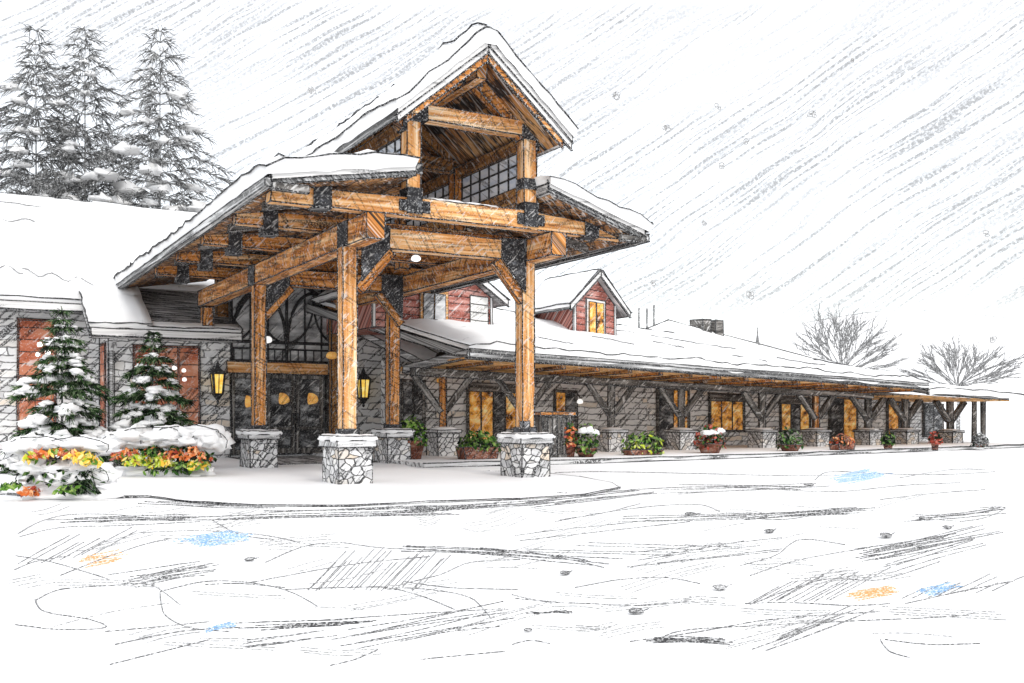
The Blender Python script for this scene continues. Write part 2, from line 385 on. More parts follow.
def slab(name, pts, z0, z1, top='snow_clean', side='kerb', lines=None, lw=1.5):
    m = MB(); n = len(pts)
    vs = [Vector((p[0], p[1], z0)) for p in pts]+[Vector((p[0], p[1], z1)) for p in pts]
    m.add(vs[n:], [tuple(range(n))], top)
    d = 0; gc = []
    for i in range(n):
        gc.append((d, z0, 0)); d += (vs[(i+1) % n]-vs[i]).length
    m.add(vs, [(i, (i+1) % n, n+(i+1) % n, n+i) for i in range(n)], side, gc+[(a, z1, 0) for a, b, c in gc])
    for i in (lines if lines is not None else range(n)):
        a, b = vs[n+i], vs[n+(i+1) % n]
        m.line(a, b, lw); m.line(vs[i]+Vector((0, 0, .01)), vs[(i+1) % n]+Vector((0, 0, .01)), lw)
    return m
# raised island the canopy stands on
front = [(8, 495), (60, 499), (150, 498), (190, 503), (260, 507), (350, 507), (430, 503), (520, 500), (585, 496), (620, 489)]
isl = [gp(*p) for p in front]
isl += [gp(612, 484), gp(580, 478), gp(549, 474.5), gp(480, 472), gp(415, 470)] + [CF(6.2, 12, 0), CF(6, 16, 0), CF(-12, 16, 0)]
struct(slab('entrance_pavement', isl, 0, .035, lines=list(range(0, 12)), lw=1.3).build('entrance_pavement'))
m = MB(); m.box(CF, 1.2, 6.0, 9.0, 15.2, .0, .05, 'paving', 'y', 0.8); struct(m.build('entrance_paving'))
# pavement in front of the long wing
side = [WF(-3, -4.4, 0), WF(0, -4.9, 0), WF(3, -5.1, 0), WF(8, -5.0, 0), WF(14, -4.7, 0), WF(20, -4.4, 0), WF(25, -4.0, 0), WF(29, -3.6, 0), WF(34, -2.6, 0), WF(40, -2, 0), WF(40, 6, 0), WF(-3, 6, 0)]
struct(slab('wing_pavement', side, 0, .14, lines=list(range(0, 9)), lw=1.6).build('wing_pavement'))

# strokes: ruts, wheel tracks, scuffed snow and painted kerb shadow on the forecourt
def rut(m, pts, lw=1.3, mat='pencil_soft', smooth=True):  # also draws the kerb shadow and puddle reflection strokes
    q = catmull(pts) if smooth else [Vector((*p, 0)) for p in pts]
    w = [gp(p.x, p.y) for p in q]
    m.tube([p+Vector((0, 0, .004)) for p in w], lambda p: lr(p, lw), mat, 4, .35)
def scuff_shade(m, x0, y0, x1, y1, n, spread, jit=12, lw=1.2, mat='pencil_soft', slope=None, zig=True):
    for i in range(n):
        f = (i+.5)/n; oy = (f-.5)*spread; ox = R.uniform(-jit, jit); ox2 = R.uniform(-jit, jit)
        pts = [(x0+ox, y0+oy+R.uniform(-1, 1)), ((x0+x1)/2+(ox+ox2)/2, (y0+y1)/2+oy+R.uniform(-1.2, 1.2)), (x1+ox2, y1+oy+R.uniform(-1, 1))]
        rut(m, pts, lw, mat)
def hatch(m, x0, x1, y0, y1, n, dx, dy, lw=1.1, mat='pencil_soft', var=.35):
    for i in range(n):
        f = i/max(1, n-1); bx = x0+(x1-x0)*f+R.uniform(-3, 3); by = y0+(y1-y0)*f+R.uniform(-2, 2); k = R.uniform(1-var, 1+var)
        rut(m, [(bx, by), (bx+dx*.5*k+R.uniform(-1, 1), by+dy*.5*k), (bx+dx*k, by+dy*k)], lw, mat)
m = MB()
for a in [  # long rut lines, left forecourt
    [(18, 534), (40, 522), (70, 515), (115, 515), (150, 519)], [(20, 537), (60, 528), (120, 526), (200, 522)],
    [(15, 556), (50, 562), (85, 572), (110, 580)], [(15, 570), (35, 562), (70, 556)],
    [(60, 576), (100, 560), (140, 546), (170, 539)], [(140, 533), (200, 531), (260, 535), (300, 543)],
    [(265, 563), (300, 548), (330, 543)], [(35, 601), (60, 590), (110, 586), (150, 585), (180, 605)], [(35, 600), (45, 612), (90, 620), (105, 628), (60, 630), (15, 625)],
    [(160, 593), (165, 615), (190, 628), (230, 632)], [(160, 592), (205, 582), (250, 583), (290, 592), (318, 607)],
    [(285, 590), (340, 588), (385, 588), (420, 596), (455, 610)], [(395, 588), (430, 590), (470, 598), (490, 617)],
    [(405, 582), (450, 588), (520, 590)], [(250, 583), (350, 565), (430, 557)], [(105, 632), (150, 628), (210, 622)],
    [(110, 665), (150, 655), (210, 640)], [(115, 645), (180, 632), (240, 628)], [(330, 666), (355, 660), (378, 650)], [(420, 660), (460, 656), (505, 652)],
    [(330, 620), (420, 614), (505, 609)], [(400, 642), (450, 632), (500, 627)], [(400, 585), (440, 575), (470, 563), (520, 560)]]: rut(m, a, 1.15)
for a in [
    [(205, 585), (240, 584), (285, 588)], [(135, 588), (180, 578), (205, 576)], [(310, 545), (340, 543), (380, 548), (440, 551), (500, 555), (545, 558)],
    [(480, 548), (520, 552), (570, 560), (604, 568)], [(210, 519), (240, 535), (275, 540)], [(575, 588), (620, 580), (665, 578), (700, 584)],
    [(512, 595), (545, 602), (590, 604), (640, 606), (690, 602)], [(560, 603), (540, 601), (515, 599)],
    [(515, 536), (560, 530), (620, 524), (650, 520)], [(560, 520), (600, 514), (640, 504)], [(520, 541), (600, 532), (690, 522)],
    [(555, 522), (610, 512), (660, 506), (700, 505), (720, 512)], [(735, 516), (780, 520), (830, 513), (875, 508)], [(555, 473), (600, 472), (700, 474), (790, 476), (850, 475)],
    [(630, 490), (720, 487), (830, 492), (900, 486), (960, 483)], [(815, 480), (830, 472), (880, 474), (940, 475), (995, 472)],
    [(740, 566), (775, 556), (800, 540), (845, 545)], [(750, 576), (800, 560), (870, 548)], [(750, 605), (790, 590), (830, 579), (880, 580), (940, 562)],
    [(745, 604), (790, 603), (850, 606), (890, 604)], [(665, 636), (690, 630), (760, 626), (840, 622), (950, 617), (975, 613)], [(665, 637), (690, 642), (730, 645)],
    [(630, 642), (700, 632), (770, 620), (880, 612)], [(885, 640), (930, 645), (980, 644)], [(880, 640), (890, 652), (910, 658)], [(512, 645), (530, 641), (550, 644)],
    [(915, 515), (960, 516), (1000, 508)], [(960, 522), (985, 518), (1005, 508), (980, 508)], [(905, 604), (960, 592), (1010, 582)],
    [(900, 478), (950, 470), (985, 470)], [(880, 500), (930, 494), (985, 490)]]: rut(m, a, 1.15)
scuff_shade(m, 70, 521, 200, 518, 6, 5, 25, 1.2, 'pencil_dark'); scuff_shade(m, 200, 520, 420, 513, 5, 5, 40, 1.3, 'pencil_dark'); scuff_shade(m, 400, 512, 560, 502, 5, 4, 30, 1.3, 'pencil_dark')  # dark strokes below the island kerb draw its shadow line
scuff_shade(m, 540, 504, 645, 492, 6, 6, 15, 1.3, 'pencil_dark'); scuff_shade(m, 415, 476, 500, 474, 6, 7, 14, 1.2, 'pencil_dark'); scuff_shade(m, 420, 497, 480, 487, 4, 6, 14, 1.1, 'pencil_dark'); hatch(m, 300, 365, 497, 494, 7, 20, -8, 1.1, 'pencil_dark'); scuff_shade(m, 150, 503, 260, 507, 4, 5, 20, 1.2, 'pencil_dark'); scuff_shade(m, 300, 511, 470, 506, 4, 4, 40, 1.2, 'pencil_dark'); scuff_shade(m, 10, 494, 110, 490, 5, 5, 18, 1.2, 'pencil_dark')
hatch(m, 305, 420, 590, 590, 22, 32, -33, 1.1, 'pencil_soft', .25)
scuff_shade(m, 130, 580, 205, 567, 12, 10, 22, 1.05); scuff_shade(m, 255, 627, 355, 622, 8, 8, 22, 1.1, 'pencil_dark'); scuff_shade(m, 240, 645, 320, 635, 4, 10, 20)
scuff_shade(m, 350, 640, 500, 612, 7, 22, 20, 1.1); hatch(m, 20, 90, 565, 555, 8, 40, -22, 1.0)
scuff_shade(m, 420, 549, 510, 553, 5, 6, 20, 1.2, 'pencil_dark'); scuff_shade(m, 500, 553, 600, 562, 6, 6, 25, 1.2, 'pencil_dark')
scuff_shade(m, 640, 520, 760, 516, 5, 7, 25, 1.2); scuff_shade(m, 745, 517, 850, 511, 6, 7, 18, 1.25, 'pencil_dark'); scuff_shade(m, 915, 519, 1000, 511, 4, 7, 12, 1.2, 'pencil_dark')
hatch(m, 745, 830, 604, 600, 13, 48, -26, 1.0); scuff_shade(m, 880, 560, 985, 535, 11, 22, 18, 1.05); scuff_shade(m, 865, 555, 945, 540, 9, 14, 12, 1.1, 'pencil_dark')
scuff_shade(m, 770, 645, 860, 612, 6, 16, 18, 1.1); scuff_shade(m, 660, 640, 720, 641, 7, 6, 15, 1.15, 'pencil_dark'); hatch(m, 900, 990, 600, 590, 8, 30, -14, 1.0)
scuff_shade(m, 660, 492, 800, 487, 5, 6, 35, 1.1); scuff_shade(m, 400, 477, 500, 478, 7, 7, 15, 1.1, 'pencil_dark'); scuff_shade(m, 700, 487, 830, 488, 3, 5, 30, 1.1, 'pencil_dark')
scuff_shade(m, 530, 613, 570, 613, 4, 3, 4, 1.1, 'pencil_dark'); scuff_shade(m, 560, 547, 700, 552, 4, 12, 35, 1.0); scuff_shade(m, 640, 560, 760, 545, 5, 18, 25, 1.0)
for i in range(75):
    y = 505+R.random()**1.3*150; x = R.uniform(5, 1000); L = R.uniform(25, 95)*(.6+(y-480)/200); sl = R.choice([-.28, -.2, -.1, .02, .05])
    q = [(x, y), (x+L*.5, y+L*sl*.5+R.uniform(-3, 3)), (x+L, y+L*sl)]
    for k in range(R.choice([1, 2, 3, 4])):
        o = R.uniform(-6, 6); rut(m, [(px+k*3+o, py+k*2.6) for px, py in q], .9, 'pencil_faint')
struct(m.build('ruts_and_kerb_shade'))
for (nm, mat, spec) in (('painted_blue_reflection', 'pencil_blue', [((172, 538), (262, 541), 24, 12), ((200, 626), (240, 630), 9, 6), ((825, 476), (890, 478), 22, 10), ((915, 592), (960, 588), 12, 10), ])  # blue and orange strokes paint puddle reflections onto the snow
                        , ('painted_orange_reflection', 'pencil_orange', [((70, 563), (132, 556), 10, 14), ((840, 596), (905, 592), 12, 10)])):
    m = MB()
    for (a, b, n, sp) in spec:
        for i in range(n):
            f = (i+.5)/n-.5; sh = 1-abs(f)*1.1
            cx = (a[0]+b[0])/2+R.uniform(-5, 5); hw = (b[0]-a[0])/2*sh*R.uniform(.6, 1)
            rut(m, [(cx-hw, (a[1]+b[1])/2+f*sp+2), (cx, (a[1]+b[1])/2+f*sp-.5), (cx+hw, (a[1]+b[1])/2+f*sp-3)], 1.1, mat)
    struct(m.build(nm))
# far snowy hills
m = MB()
prof = [(-600, 2), (-420, 12), (-300, 20), (-150, 10), (0, 14), (60, 26), (110, 36), (150, 41), (200, 36), (250, 33), (300, 38), (360, 30), (450, 12), (600, 2)]
pp = [(p.x, p.y) for p in catmull(prof, 5)]
top = [Vector((x, 360+18*sin(x*.013), z)) for x, z in pp]; n = len(top)
vs = [Vector((p.x, p.y-130, -1)) for p in top]+top+[Vector((p.x, p.y+200, -1)) for p in top]
m.add(vs, [(i, i+1, n+i+1, n+i) for i in range(n-1)]+[(n+i, n+i+1, 2*n+i+1, 2*n+i) for i in range(n-1)], 'snow_clean', None, True)
m.tube(top[n//2-3:], lambda p: lr(p, .9), 'pencil_soft', 3, .6)
struct(m.build('hills'))

# ================================================================== ENTRANCE CANOPY
canopy = thing('entrance_canopy', 'tall timber entrance canopy with open gable, snowy tiered roofs and stone pier feet', 'canopy', CF(2.8, 4, 0))
CX = 2.8
def U(s):                                          # underside of the lower roof
    return 6.22+.175*(s+2) if s < CX else 5.93+.31*(7.35-s)
ZA, SL = 9.68, .84
def Uup(s): return ZA-SL*abs(s-CX)               # underside of the upper roof
piers = [(-.1, 0), (4.62, 0), (0, 7.6), (4.52, 8.2)]
for (s, t) in piers:
    p = one('stone_pier', canopy, lambda m: m.box(CF, s, s+.8, t, t+1.05, 0, .86, 'stone_round', None, 1.5))
    one('capstone', p, lambda m: m.box(CF, s-.07, s+.87, t-.07, t+1.12, .86, 1.0, 'capstone', 'x', 1.5))
    def snowcap(m):
        for i in range(3):
            for j in range(2):
                if i == 1: continue
                m.blob(CF(s+.1+.3*i, t+.12+.78*j, 1.03), .28, .28, .12, 'snow_clean', .12, 12, 6)
        m.box(CF, s-.06, s+.86, t-.06, t+1.11, 1.022, 1.09, 'snow_clean', None, 0); m.blob(CF(s+.4, t+.5, 1.06), .46, .55, .10, 'snow_clean', .1, 12, 6)
        ring = [CF(s+x, t+y, 1.10+.02*R.random()) for x, y in ((-.07, -.07), (.4, -.09), (.87, -.07), (.88, .5), (.87, 1.12), (.4, 1.13), (-.07, 1.12), (-.09, .5), (-.07, -.07))]
        m.tube(catmull(ring, 3), lambda p: lr(p, 1.2), 'pencil', 3, .5)
    one('snow_cap', p, snowcap)
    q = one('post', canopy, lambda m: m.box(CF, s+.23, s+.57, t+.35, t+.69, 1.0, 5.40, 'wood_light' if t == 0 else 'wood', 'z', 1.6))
    one('steel_shoe', q, lambda m: m.box(CF, s+.19, s+.61, t+.31, t+.73, 1.02, 1.26, 'steel', None, 1.2))
one('junction_box', canopy, lambda m: m.box(CF, 4.72, 4.9, .1, .26, 1.08, 1.42, 'steel', None, 1.2))
for s in (.4, 5.09):
    b = one('depth_beam', canopy, lambda m: m.box(CF, s-.21, s+.21, -.95, 15.1, 5.40, 5.95, 'wood', 'y', 1.6))
    for t in (.2, 7.8):
        one('steel_collar', b, lambda m: m.box(CF, s-.235, s+.235, t+.0, t+.62, 5.41, 5.96, 'steel', None, 1.3))
for t in (.34, 7.95):
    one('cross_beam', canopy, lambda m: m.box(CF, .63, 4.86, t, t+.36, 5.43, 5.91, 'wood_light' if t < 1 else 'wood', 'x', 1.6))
# gusset plates and knee braces at the post heads
def gusset(m, s, t, d):
    poly = [(s+d*.18, t, 5.94), (s+d*.85, t, 5.94), (s+d*.85, t, 5.45), (s+d*.18, t, 4.65)]
    if d < 0: poly = poly[::-1]
    m.prism(CF, poly, (0, .03, 0), 'steel', 0, 1.5)
    for (a, z) in ((.35, 5.75), (.6, 5.75), (.35, 5.4)):
        c = CF(s+d*a, t-.01, z); m.lathe(c, [(.035, -.035), (.035, .035)], 'iron', 6, 0)
for (s, t, d) in ((.4, .30, 1), (5.09, .30, -1), (.4, 7.9, 1), (5.09, 7.9, -1)):
    gz = one('gusset_plate', canopy, lambda m: gusset(m, s, t, d))
    one('knee_brace', canopy, lambda m: m.bar(CF(s+d*.95, t+.2, 5.38), CF(s+d*.16, t+.2, 4.45), .18, .24, 'wood', 1.4))
# tapering roof beams that run across on top of the depth beams
def roofbeam(m, t, mat, w=.34, zt=6.42, lw=1.6):
    lo, hi = -1.85, 7.15
    ss = [lo, -1.05, 1.3, 4.3, 6.05, hi]
    topz = [min(zt, U(a)-.03) for a in ss]
    poly = [(lo, t, 6.0), (hi, t, 5.985)]+[(a, t, z) for a, z in reversed(list(zip(ss, topz)))]
    m.prism(CF, poly, (0, w, 0), mat, 0, lw)
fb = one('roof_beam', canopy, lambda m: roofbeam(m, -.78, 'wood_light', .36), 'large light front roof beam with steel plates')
one('snow_line', fb, lambda m: [m.blob(CF(s, -.62, 6.43), .34, .19, .04, 'snow_clean', .3) for s in (1.9, 2.3, 2.8, 3.2)])
for s in (-.75, 6.15): one('steel_strap', fb, lambda m: m.box(CF, s-.19, s+.19, -.81, -.4, 5.96, min(6.42, U(s)-.03)+.01, 'steel', None, 1.4))
for s in (1.38, 4.40):
    def cross(m):
        m.box(CF, s-.36, s+.36, -.812, -.785, 6.10, 6.34, 'steel', None, 1.4)
        m.box(CF, s-.18, s+.18, -.82, -.4, 6.06, 6.62, 'steel', None, 1.4)
        for a, z in ((-.28, 6.16), (.28, 6.16), (-.28, 6.28), (.28, 6.28)): m.blob(CF(s+a, -.825, z), .03, .03, .03, 'iron', 0, 6, 4)
    one('steel_plate', fb, cross)
for t in (2.0, 5.2, 8.4, 11.6):
    b = one('roof_beam', canopy, lambda m: roofbeam(m, t, 'wood', .30, 6.36, 1.3))
    for s in (-1.05, 6.45): one('steel_strap', b, lambda m: m.box(CF, s-.17, s+.17, t-.03, t+.34, 5.80, min(6.36, U(s)-.03)+.01, 'steel', None, 1.3))
for t in (.6, 3.6, 6.8, 10.0, 13.2):
    for (a, b_) in ((-1.6, 1.2), (4.4, 7.0)):
        one('purlin', canopy, lambda m: m.prism(CF, [(a, t, U(a)-.2), (b_, t, U(b_)-.2), (b_, t, U(b_)-.02), (a, t, U(a)-.02)], (0, .16, 0), 'timber_grey', 0, .9))
# lower roofs
for side_ in (0, 1):
    a, b_ = (-2.0, 1.16) if side_ == 0 else (4.56, 7.35)
    T1 = 18.2 if side_ == 0 else 16
    rf = one('lower_roof', canopy, lambda m: m.prism(CF, [(a, -1.3, U(a)), (b_, -1.3, U(b_)), (b_, -1.3, U(b_)+.2), (a, -1.3, U(a)+.2)], (0, T1+1.3, 0), 'fascia', 1, 1.7))
    e = a if side_ == 0 else b_
    one('soffit', rf, lambda m: m.prism(CF, [(a+.1, -1.2, U(a+.1)-.024), (b_-.1, -1.2, U(b_-.1)-.024), (b_-.1, -1.2, U(b_-.1)-.004), (a+.1, -1.2, U(a+.1)-.004)], (0, T1+1.1, 0), 'deck', 1, 0))
    d = -1 if side_ == 0 else 1
    one('gutter', rf, lambda m: (m.box(CF, min(e+d*.004, e+d*.14), max(e+d*.004, e+d*.14), -1.34, T1, U(e)-.06, U(e)+.12, 'fascia', 'y', 1.6),
                                 m.box(CF, min(e+d*.0, e-d*.75), max(e, e-d*.75), -1.42, -1.305, U(e)-.10 if side_ else U(e)-.12, U(e)+.03, 'timber_grey', 'x', 1.4)))
    one('fascia_board', rf, lambda m: m.prism(CF, [(a, -1.36, U(a)+.09), (b_, -1.36, U(b_)+.09), (b_, -1.36, U(b_)+.26), (a, -1.36, U(a)+.26)], (0, .05, 0), 'trim_white', 0, 1.4))
    if side_ == 0:
        one('snow', rf, lambda m: m.snow(CF, [(-2.1, U(-2)+.2), (1.12, U(1.12)+.2)], -1.42, T1, .44, 56, seed=3, lump=.42, lw=2.1, lines=(1, 0, 1, 0), ridge=-1.9))
    else:
        one('snow', rf, lambda m: m.snow(CF, [(4.58, U(4.58)+.2), (7.45, U(7.35)+.2)], -1.42, T1, .36, 50, seed=8, lump=.5, lw=2.1, lines=(1, 0, 0, 1), ridge=7.3))
# clerestory
for (s, d) in ((1.38, 1), (4.40, -1)):
    for t in (-.76, 2.9, 6.6, 10.3):
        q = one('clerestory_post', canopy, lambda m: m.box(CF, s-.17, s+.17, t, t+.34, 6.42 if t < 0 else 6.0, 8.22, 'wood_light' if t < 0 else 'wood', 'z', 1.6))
        if t < 0:
            one('steel_bracket', q, lambda m: (m.box(CF, s-.19, s+.19, t-.03, t+.36, 8.12, 8.56, 'steel', None, 1.4),
                                               m.box(CF, s-.12*d-.13, s-.12*d+.13, t+.02, t+.345, 7.90, 8.13, 'steel', None, 1.2)))
            one('steel_clip', q, lambda m: m.box(CF, s-.19, s+.19, t-.02, t+.3, 6.95, 7.2, 'steel', None, 1.2))
    w0, w1 = (s-.08, s+.08)
    wl = one('clerestory_wall', canopy, lambda m: (m.box(CF, w0 if d < 0 else w0-.22, w1+(.24 if d < 0 else 0), -.4, 15, 6.7, 7.06, 'wood_dark', 'y', 1.2), m.box(CF, w0, w1, -.4, 15, 7.92, 8.25, 'wood_dark', 'y', 1.2)))
    for t in (-.36, 3.3, 7.0, 10.7):
        wd = one('window', canopy, lambda m: m.box(CF, s-.02, s+.02, t+.06, t+3.15, 7.06, 7.93, 'glass_sky', None, 0))
        def grid(m):
            for i in range(7): m.box(CF, s-.05, s+.05, t+.06+i*.50, t+.105+i*.50, 7.06, 7.94, 'iron', 'z', 0)
            for z in (7.06, 7.34, 7.62, 7.90): m.box(CF, s-.045, s+.045, t+.06, t+3.15, z, z+.04, 'iron', 'y', 0)
        one('frame', wd, grid)
tb = one('tie_beam', canopy, lambda m: m.box(CF, 1.57, 4.21, -.74, -.42, 8.2, 8.55, 'wood_light', 'x', 1.6))
for s in (1.62,): one('steel_plate', tb, lambda m: m.box(CF, s-.1, s+.1, -.765, -.40, 8.18, 8.57, 'steel', None, 1.4))
for t in (-.74, 2.9, 6.6, 10.3):
    for d in (-1, 1):
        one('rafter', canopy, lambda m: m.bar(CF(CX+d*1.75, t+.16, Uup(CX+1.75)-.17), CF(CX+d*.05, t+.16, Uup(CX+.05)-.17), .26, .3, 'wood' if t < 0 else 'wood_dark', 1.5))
    if t > 0:
        one('tie_beam', canopy, lambda m: m.box(CF, 1.57, 4.21, t, t+.3, 8.1, 8.44, 'wood_dark', 'x', 1.2))
        one('steel_brace', canopy, lambda m: m.bar(CF(1.6, t+.15, 7.9), CF(2.5, t+.15, 8.0+.0), .09, .09, 'iron', .8))
one('steel_brace', canopy, lambda m: m.bar(CF(1.45, 2.4, 8.1), CF(2.5, 2.9, 6.9), .09, .09, 'iron', .9))
one('ridge_beam', canopy, lambda m: m.box(CF, CX-.13, CX+.13, -1.3, 15, 9.15, 9.5, 'wood', 'y', 1.3))
one('king_plate', canopy, lambda m: m.prism(CF, [(CX-.32, -.78, 9.18), (CX+.32, -.78, 9.18), (CX, -.78, 9.5)], (0, .03, 0), 'steel', 0, 1.2))
def gable_roof(m, F, cx, hw, zap, slope, th, t0, t1, mat, lw=1.6):
    for d in (-1, 1):
        poly = [(cx, t0, zap), (cx+d*hw, t0, zap-slope*hw), (cx+d*hw, t0, zap-slope*hw+th), (cx, t0, zap+th)]
        m.prism(F, poly if d > 0 else poly[::-1], (0, t1-t0, 0), mat, 1, lw)
ur = one('upper_roof', canopy, lambda m: gable_roof(m, CF, CX, 2.12, ZA, SL, .24, -1.6, 16, 'fascia', 1.7))
def deckup(m):
    for d in (-1, 1):
        a, b_ = CX+d*.02, CX+d*2.05
        poly = [(a, -1.5, Uup(a)-.026), (b_, -1.5, Uup(b_)-.026), (b_, -1.5, Uup(b_)-.004), (a, -1.5, Uup(a)-.004)]
        m.prism(CF, poly if d > 0 else poly[::-1], (0, 17.4, 0), 'deck', 1, 0)
one('soffit', ur, deckup)
def bargeboards(m):
    for d in (-1, 1):
        for (lo, hi, mat, o, L) in ((.10, .28, 'trim_white', -1.66, 2.2), (-.06, .095, 'trim_white', -1.63, 2.2), (-.22, -.065, 'wood', -1.60, 1.98)):
            b_ = CX+d*L
            poly = [(CX, o, ZA+lo), (b_, o, ZA-SL*L+lo), (b_, o, ZA-SL*L+hi), (CX, o, ZA+hi)]
            m.prism(CF, poly if d > 0 else poly[::-1], (0, .05, 0), mat, 0, 1.5)
one('barge_board', ur, bargeboards)
one('snow', ur, lambda m: m.snow(CF, [(CX-2.22, ZA+.24-SL*2.22), (CX-.15, ZA+.14), (CX+.15, ZA+.14), (CX+2.22, ZA+.24-SL*2.22)], -1.72, 16, .38, 60, seed=5, lump=.42, lw=2.2, crest=.06, lines=(1, 0, 1, 1), ridge=CX-.1))
one('wall_post', canopy, lambda m: m.box(CF, .22, .58, 14.5, 14.86, 4.7, 5.35, 'wood', 'z', 1.4))
one('wall_post', canopy, lambda m: m.box(CF, 5.0, 5.3, 14.7, 15.0, .1, 5.35, 'wood_dark', 'z', 1.4))
# pendant lamps under the canopy
def pendant(label, s, t, z, ztop, r, mat):
    o = thing('pendant_lamp', label, 'lamp', CF(s, t, z), 'pendant lamps at the entrance')
    one('globe', o, lambda m: m.blob(CF(s, t, z), r*1.15, r*1.15, r, mat, 0, 12, 8))
    one('rod', o, lambda m: m.tube([CF(s, t, z+r), CF(s, t, ztop)], .02, 'iron', 5))
    one('cap', o, lambda m: m.lathe(CF(s, t, z+r*.7), [(r*.7, 0), (r*.3, r*.5)], 'iron', 8, 0))
pendant('round white glass lamp hanging under the front of the timber canopy', 2.75, 2.15, 5.55, 6.0, .11, 'lamp_white')
pendant('pale lamp hanging before the arched window, left of the orange one', 2.45, 14.4, 4.25, 6.2, .17, 'lamp_white')
pendant('orange lamp hanging before the arched window, right of the pale one', 4.9, 14.4, 3.75, 6.2, .19, 'lamp_orange')

# ================================================================== MAIN LODGE
lodge = thing('lodge_building', 'grey stone lodge with snowy roof and glazed double-door entrance behind the canopy', 'building', CF(0, 16, 0))
TW = 15.2
def wall(name, label, *boxes):
    return one(name, lodge, lambda m: [m.box(CF, *b[:6], b[6], None, b[7] if len(b) > 7 else 1.4) for b in boxes], label)
wall('stone_wall', None, (-2.78, 1.35, TW, 17.4, 0, 4.5, 'stone'))
wall('stone_wall', None, (-16, -2.8, 17.2, 17.6, 0, 5.6, 'stone'))
wall('stone_wall', None, (5.55, 9.0, TW, TW+.4, 0, 4.9, 'stone_dim'))
wall('upper_wall', None, (1.0, 9.0, TW+.5, TW+.8, 4.5, 9.2, 'wood_dark', 1.0))
# windows
def window(x0, x1, y0, y1, z0, z1, mat, nv=1, nh=0, fmat='timber_grey', side=False, fw=.1):
    w = one('window', lodge, lambda m: m.box(CF, x0, x1, y0, y1, z0, z1, fmat, None, 1.3))
    def pane(m):
        if side: m.box(CF, x0-.012, x0+.02, y0+fw, y1-fw, z0+fw, z1-fw, mat, None, 1.0)
        else: m.box(CF, x0+fw, x1-fw, y0-.012, y0+.02, z0+fw, z1-fw, mat, None, 1.0)
    one('pane', w, pane)
    def mull(m):
        for i in range(1, nv+1):
            a = x0+(x1-x0)*i/(nv+1); m.box(CF, a-.03, a+.03, y0-.03, y0+.01, z0+fw, z1-fw, fmat, 'z', .8)
        for i in range(1, nh+1):
            a = z0+(z1-z0)*i/(nh+1); m.box(CF, x0+fw, x1-fw, y0-.034, y0+.008, a-.025, a+.025, fmat, 'x', .8)
    if nv+nh: one('mullion', w, mull)
    return w
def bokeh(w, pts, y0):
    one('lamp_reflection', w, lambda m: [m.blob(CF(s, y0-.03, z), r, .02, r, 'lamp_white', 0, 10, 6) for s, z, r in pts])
w = window(-2.0, .28, TW-.05, TW+.1, .95, 4.0, 'glass_red', 2, 0, 'clay', fw=.06); bokeh(w, [(-.62, 3.2, .1), (-.3, 3.12, .09), (-.28, 2.8, .09)], TW-.06)
w = window(-5.45, -4.2, 17.15, 17.3, .9, 4.9, 'glass_red', 0, 1, 'clay', fw=.06); bokeh(w, [(-4.75, 4.0, .12), (-4.5, 3.72, .12), (-4.8, 3.65, .1)], 17.14)
window(-2.83, -2.7, 15.6, 16.7, .9, 4.05, 'glass_red', 0, 0, 'clay', True, .06)
# glazed entrance: arched tracery above, header, doors and side lights
gw = one('glazed_wall', lodge, lambda m: m.box(CF, 1.35, 5.55, TW+.12, TW+.2, .1, 6.6, 'glass_grey', None, 1.2))
def tracery(m):
    y = TW+.08
    tb_ = lambda pts, r=.045: m.tube([CF(a, y, z) for a, z in pts], r*1.25, 'iron', 5)
    for a in (1.4, 2.1, 2.75, 3.45, 4.15, 4.8, 5.5): tb_([(a, 3.5), (a, 6.5)], .05 if a in (1.4, 3.45, 5.5) else .03)
    tb_([(1.35, 4.25), (5.55, 4.25)], .05); tb_([(1.35, 4.0), (5.55, 4.0)], .03); tb_([(1.35, 3.55), (5.55, 3.55)], .04)
    for c in (2.42, 4.48):
        for d in (-1, 1): tb_([(c+d*(1.0*cos(q)), 4.25+1.9*sin(q)) for q in [PI*.5*i/10 for i in range(11)]], .05)
        for d in (-1, 1): tb_([(c+d*(1.0-1.0*sin(q)*1.0), 4.25+1.6*(1-cos(q))) for q in [PI*.5*i/10 for i in range(11)]], .035)
    for d in (-1, 1): tb_([(3.45+d*2.05*cos(q), 4.25+2.3*sin(q)) for q in [PI*.5*i/12 for i in range(13)]], .06)
    for i in range(14): tb_([(1.5+i*.3, 3.58), (1.5+i*.3, 4.0)], .018)
one('tracery', gw, tracery)
one('header_beam', lodge, lambda m: m.box(CF, 1.2, 5.6, TW-.12, TW+.25, 3.08, 3.5, 'wood_light', 'x', 1.5))
for (a, b_) in ((2.66, 3.74), (3.76, 4.84)):
    dr = one('door', lodge, lambda m: m.box(CF, a, b_, TW-.02, TW+.06, .12, 3.06, 'timber_grey', 'z', 1.5))
    one('pane', dr, lambda m: (m.box(CF, a+.16, b_-.16, TW-.035, TW, 1.15, 2.9, 'glass', None, 1.2), m.box(CF, a+.16, b_-.16, TW-.035, TW, .35, 1.0, 'glass', None, 1.2)))
    hx = b_-.08 if a < 3 else a+.08
    one('handle', dr, lambda m: m.tube([CF(hx, TW-.03, 1.0), CF(hx, TW-.1, 1.02), CF(hx, TW-.1, 1.6), CF(hx, TW-.03, 1.62)], .03, 'steel', 6))
    one('lamp_reflection', dr, lambda m: (m.blob(CF((a+b_)/2, TW-.05, 2.12), .32, .03, .27, 'lamp_orange', .05, 16, 10)))
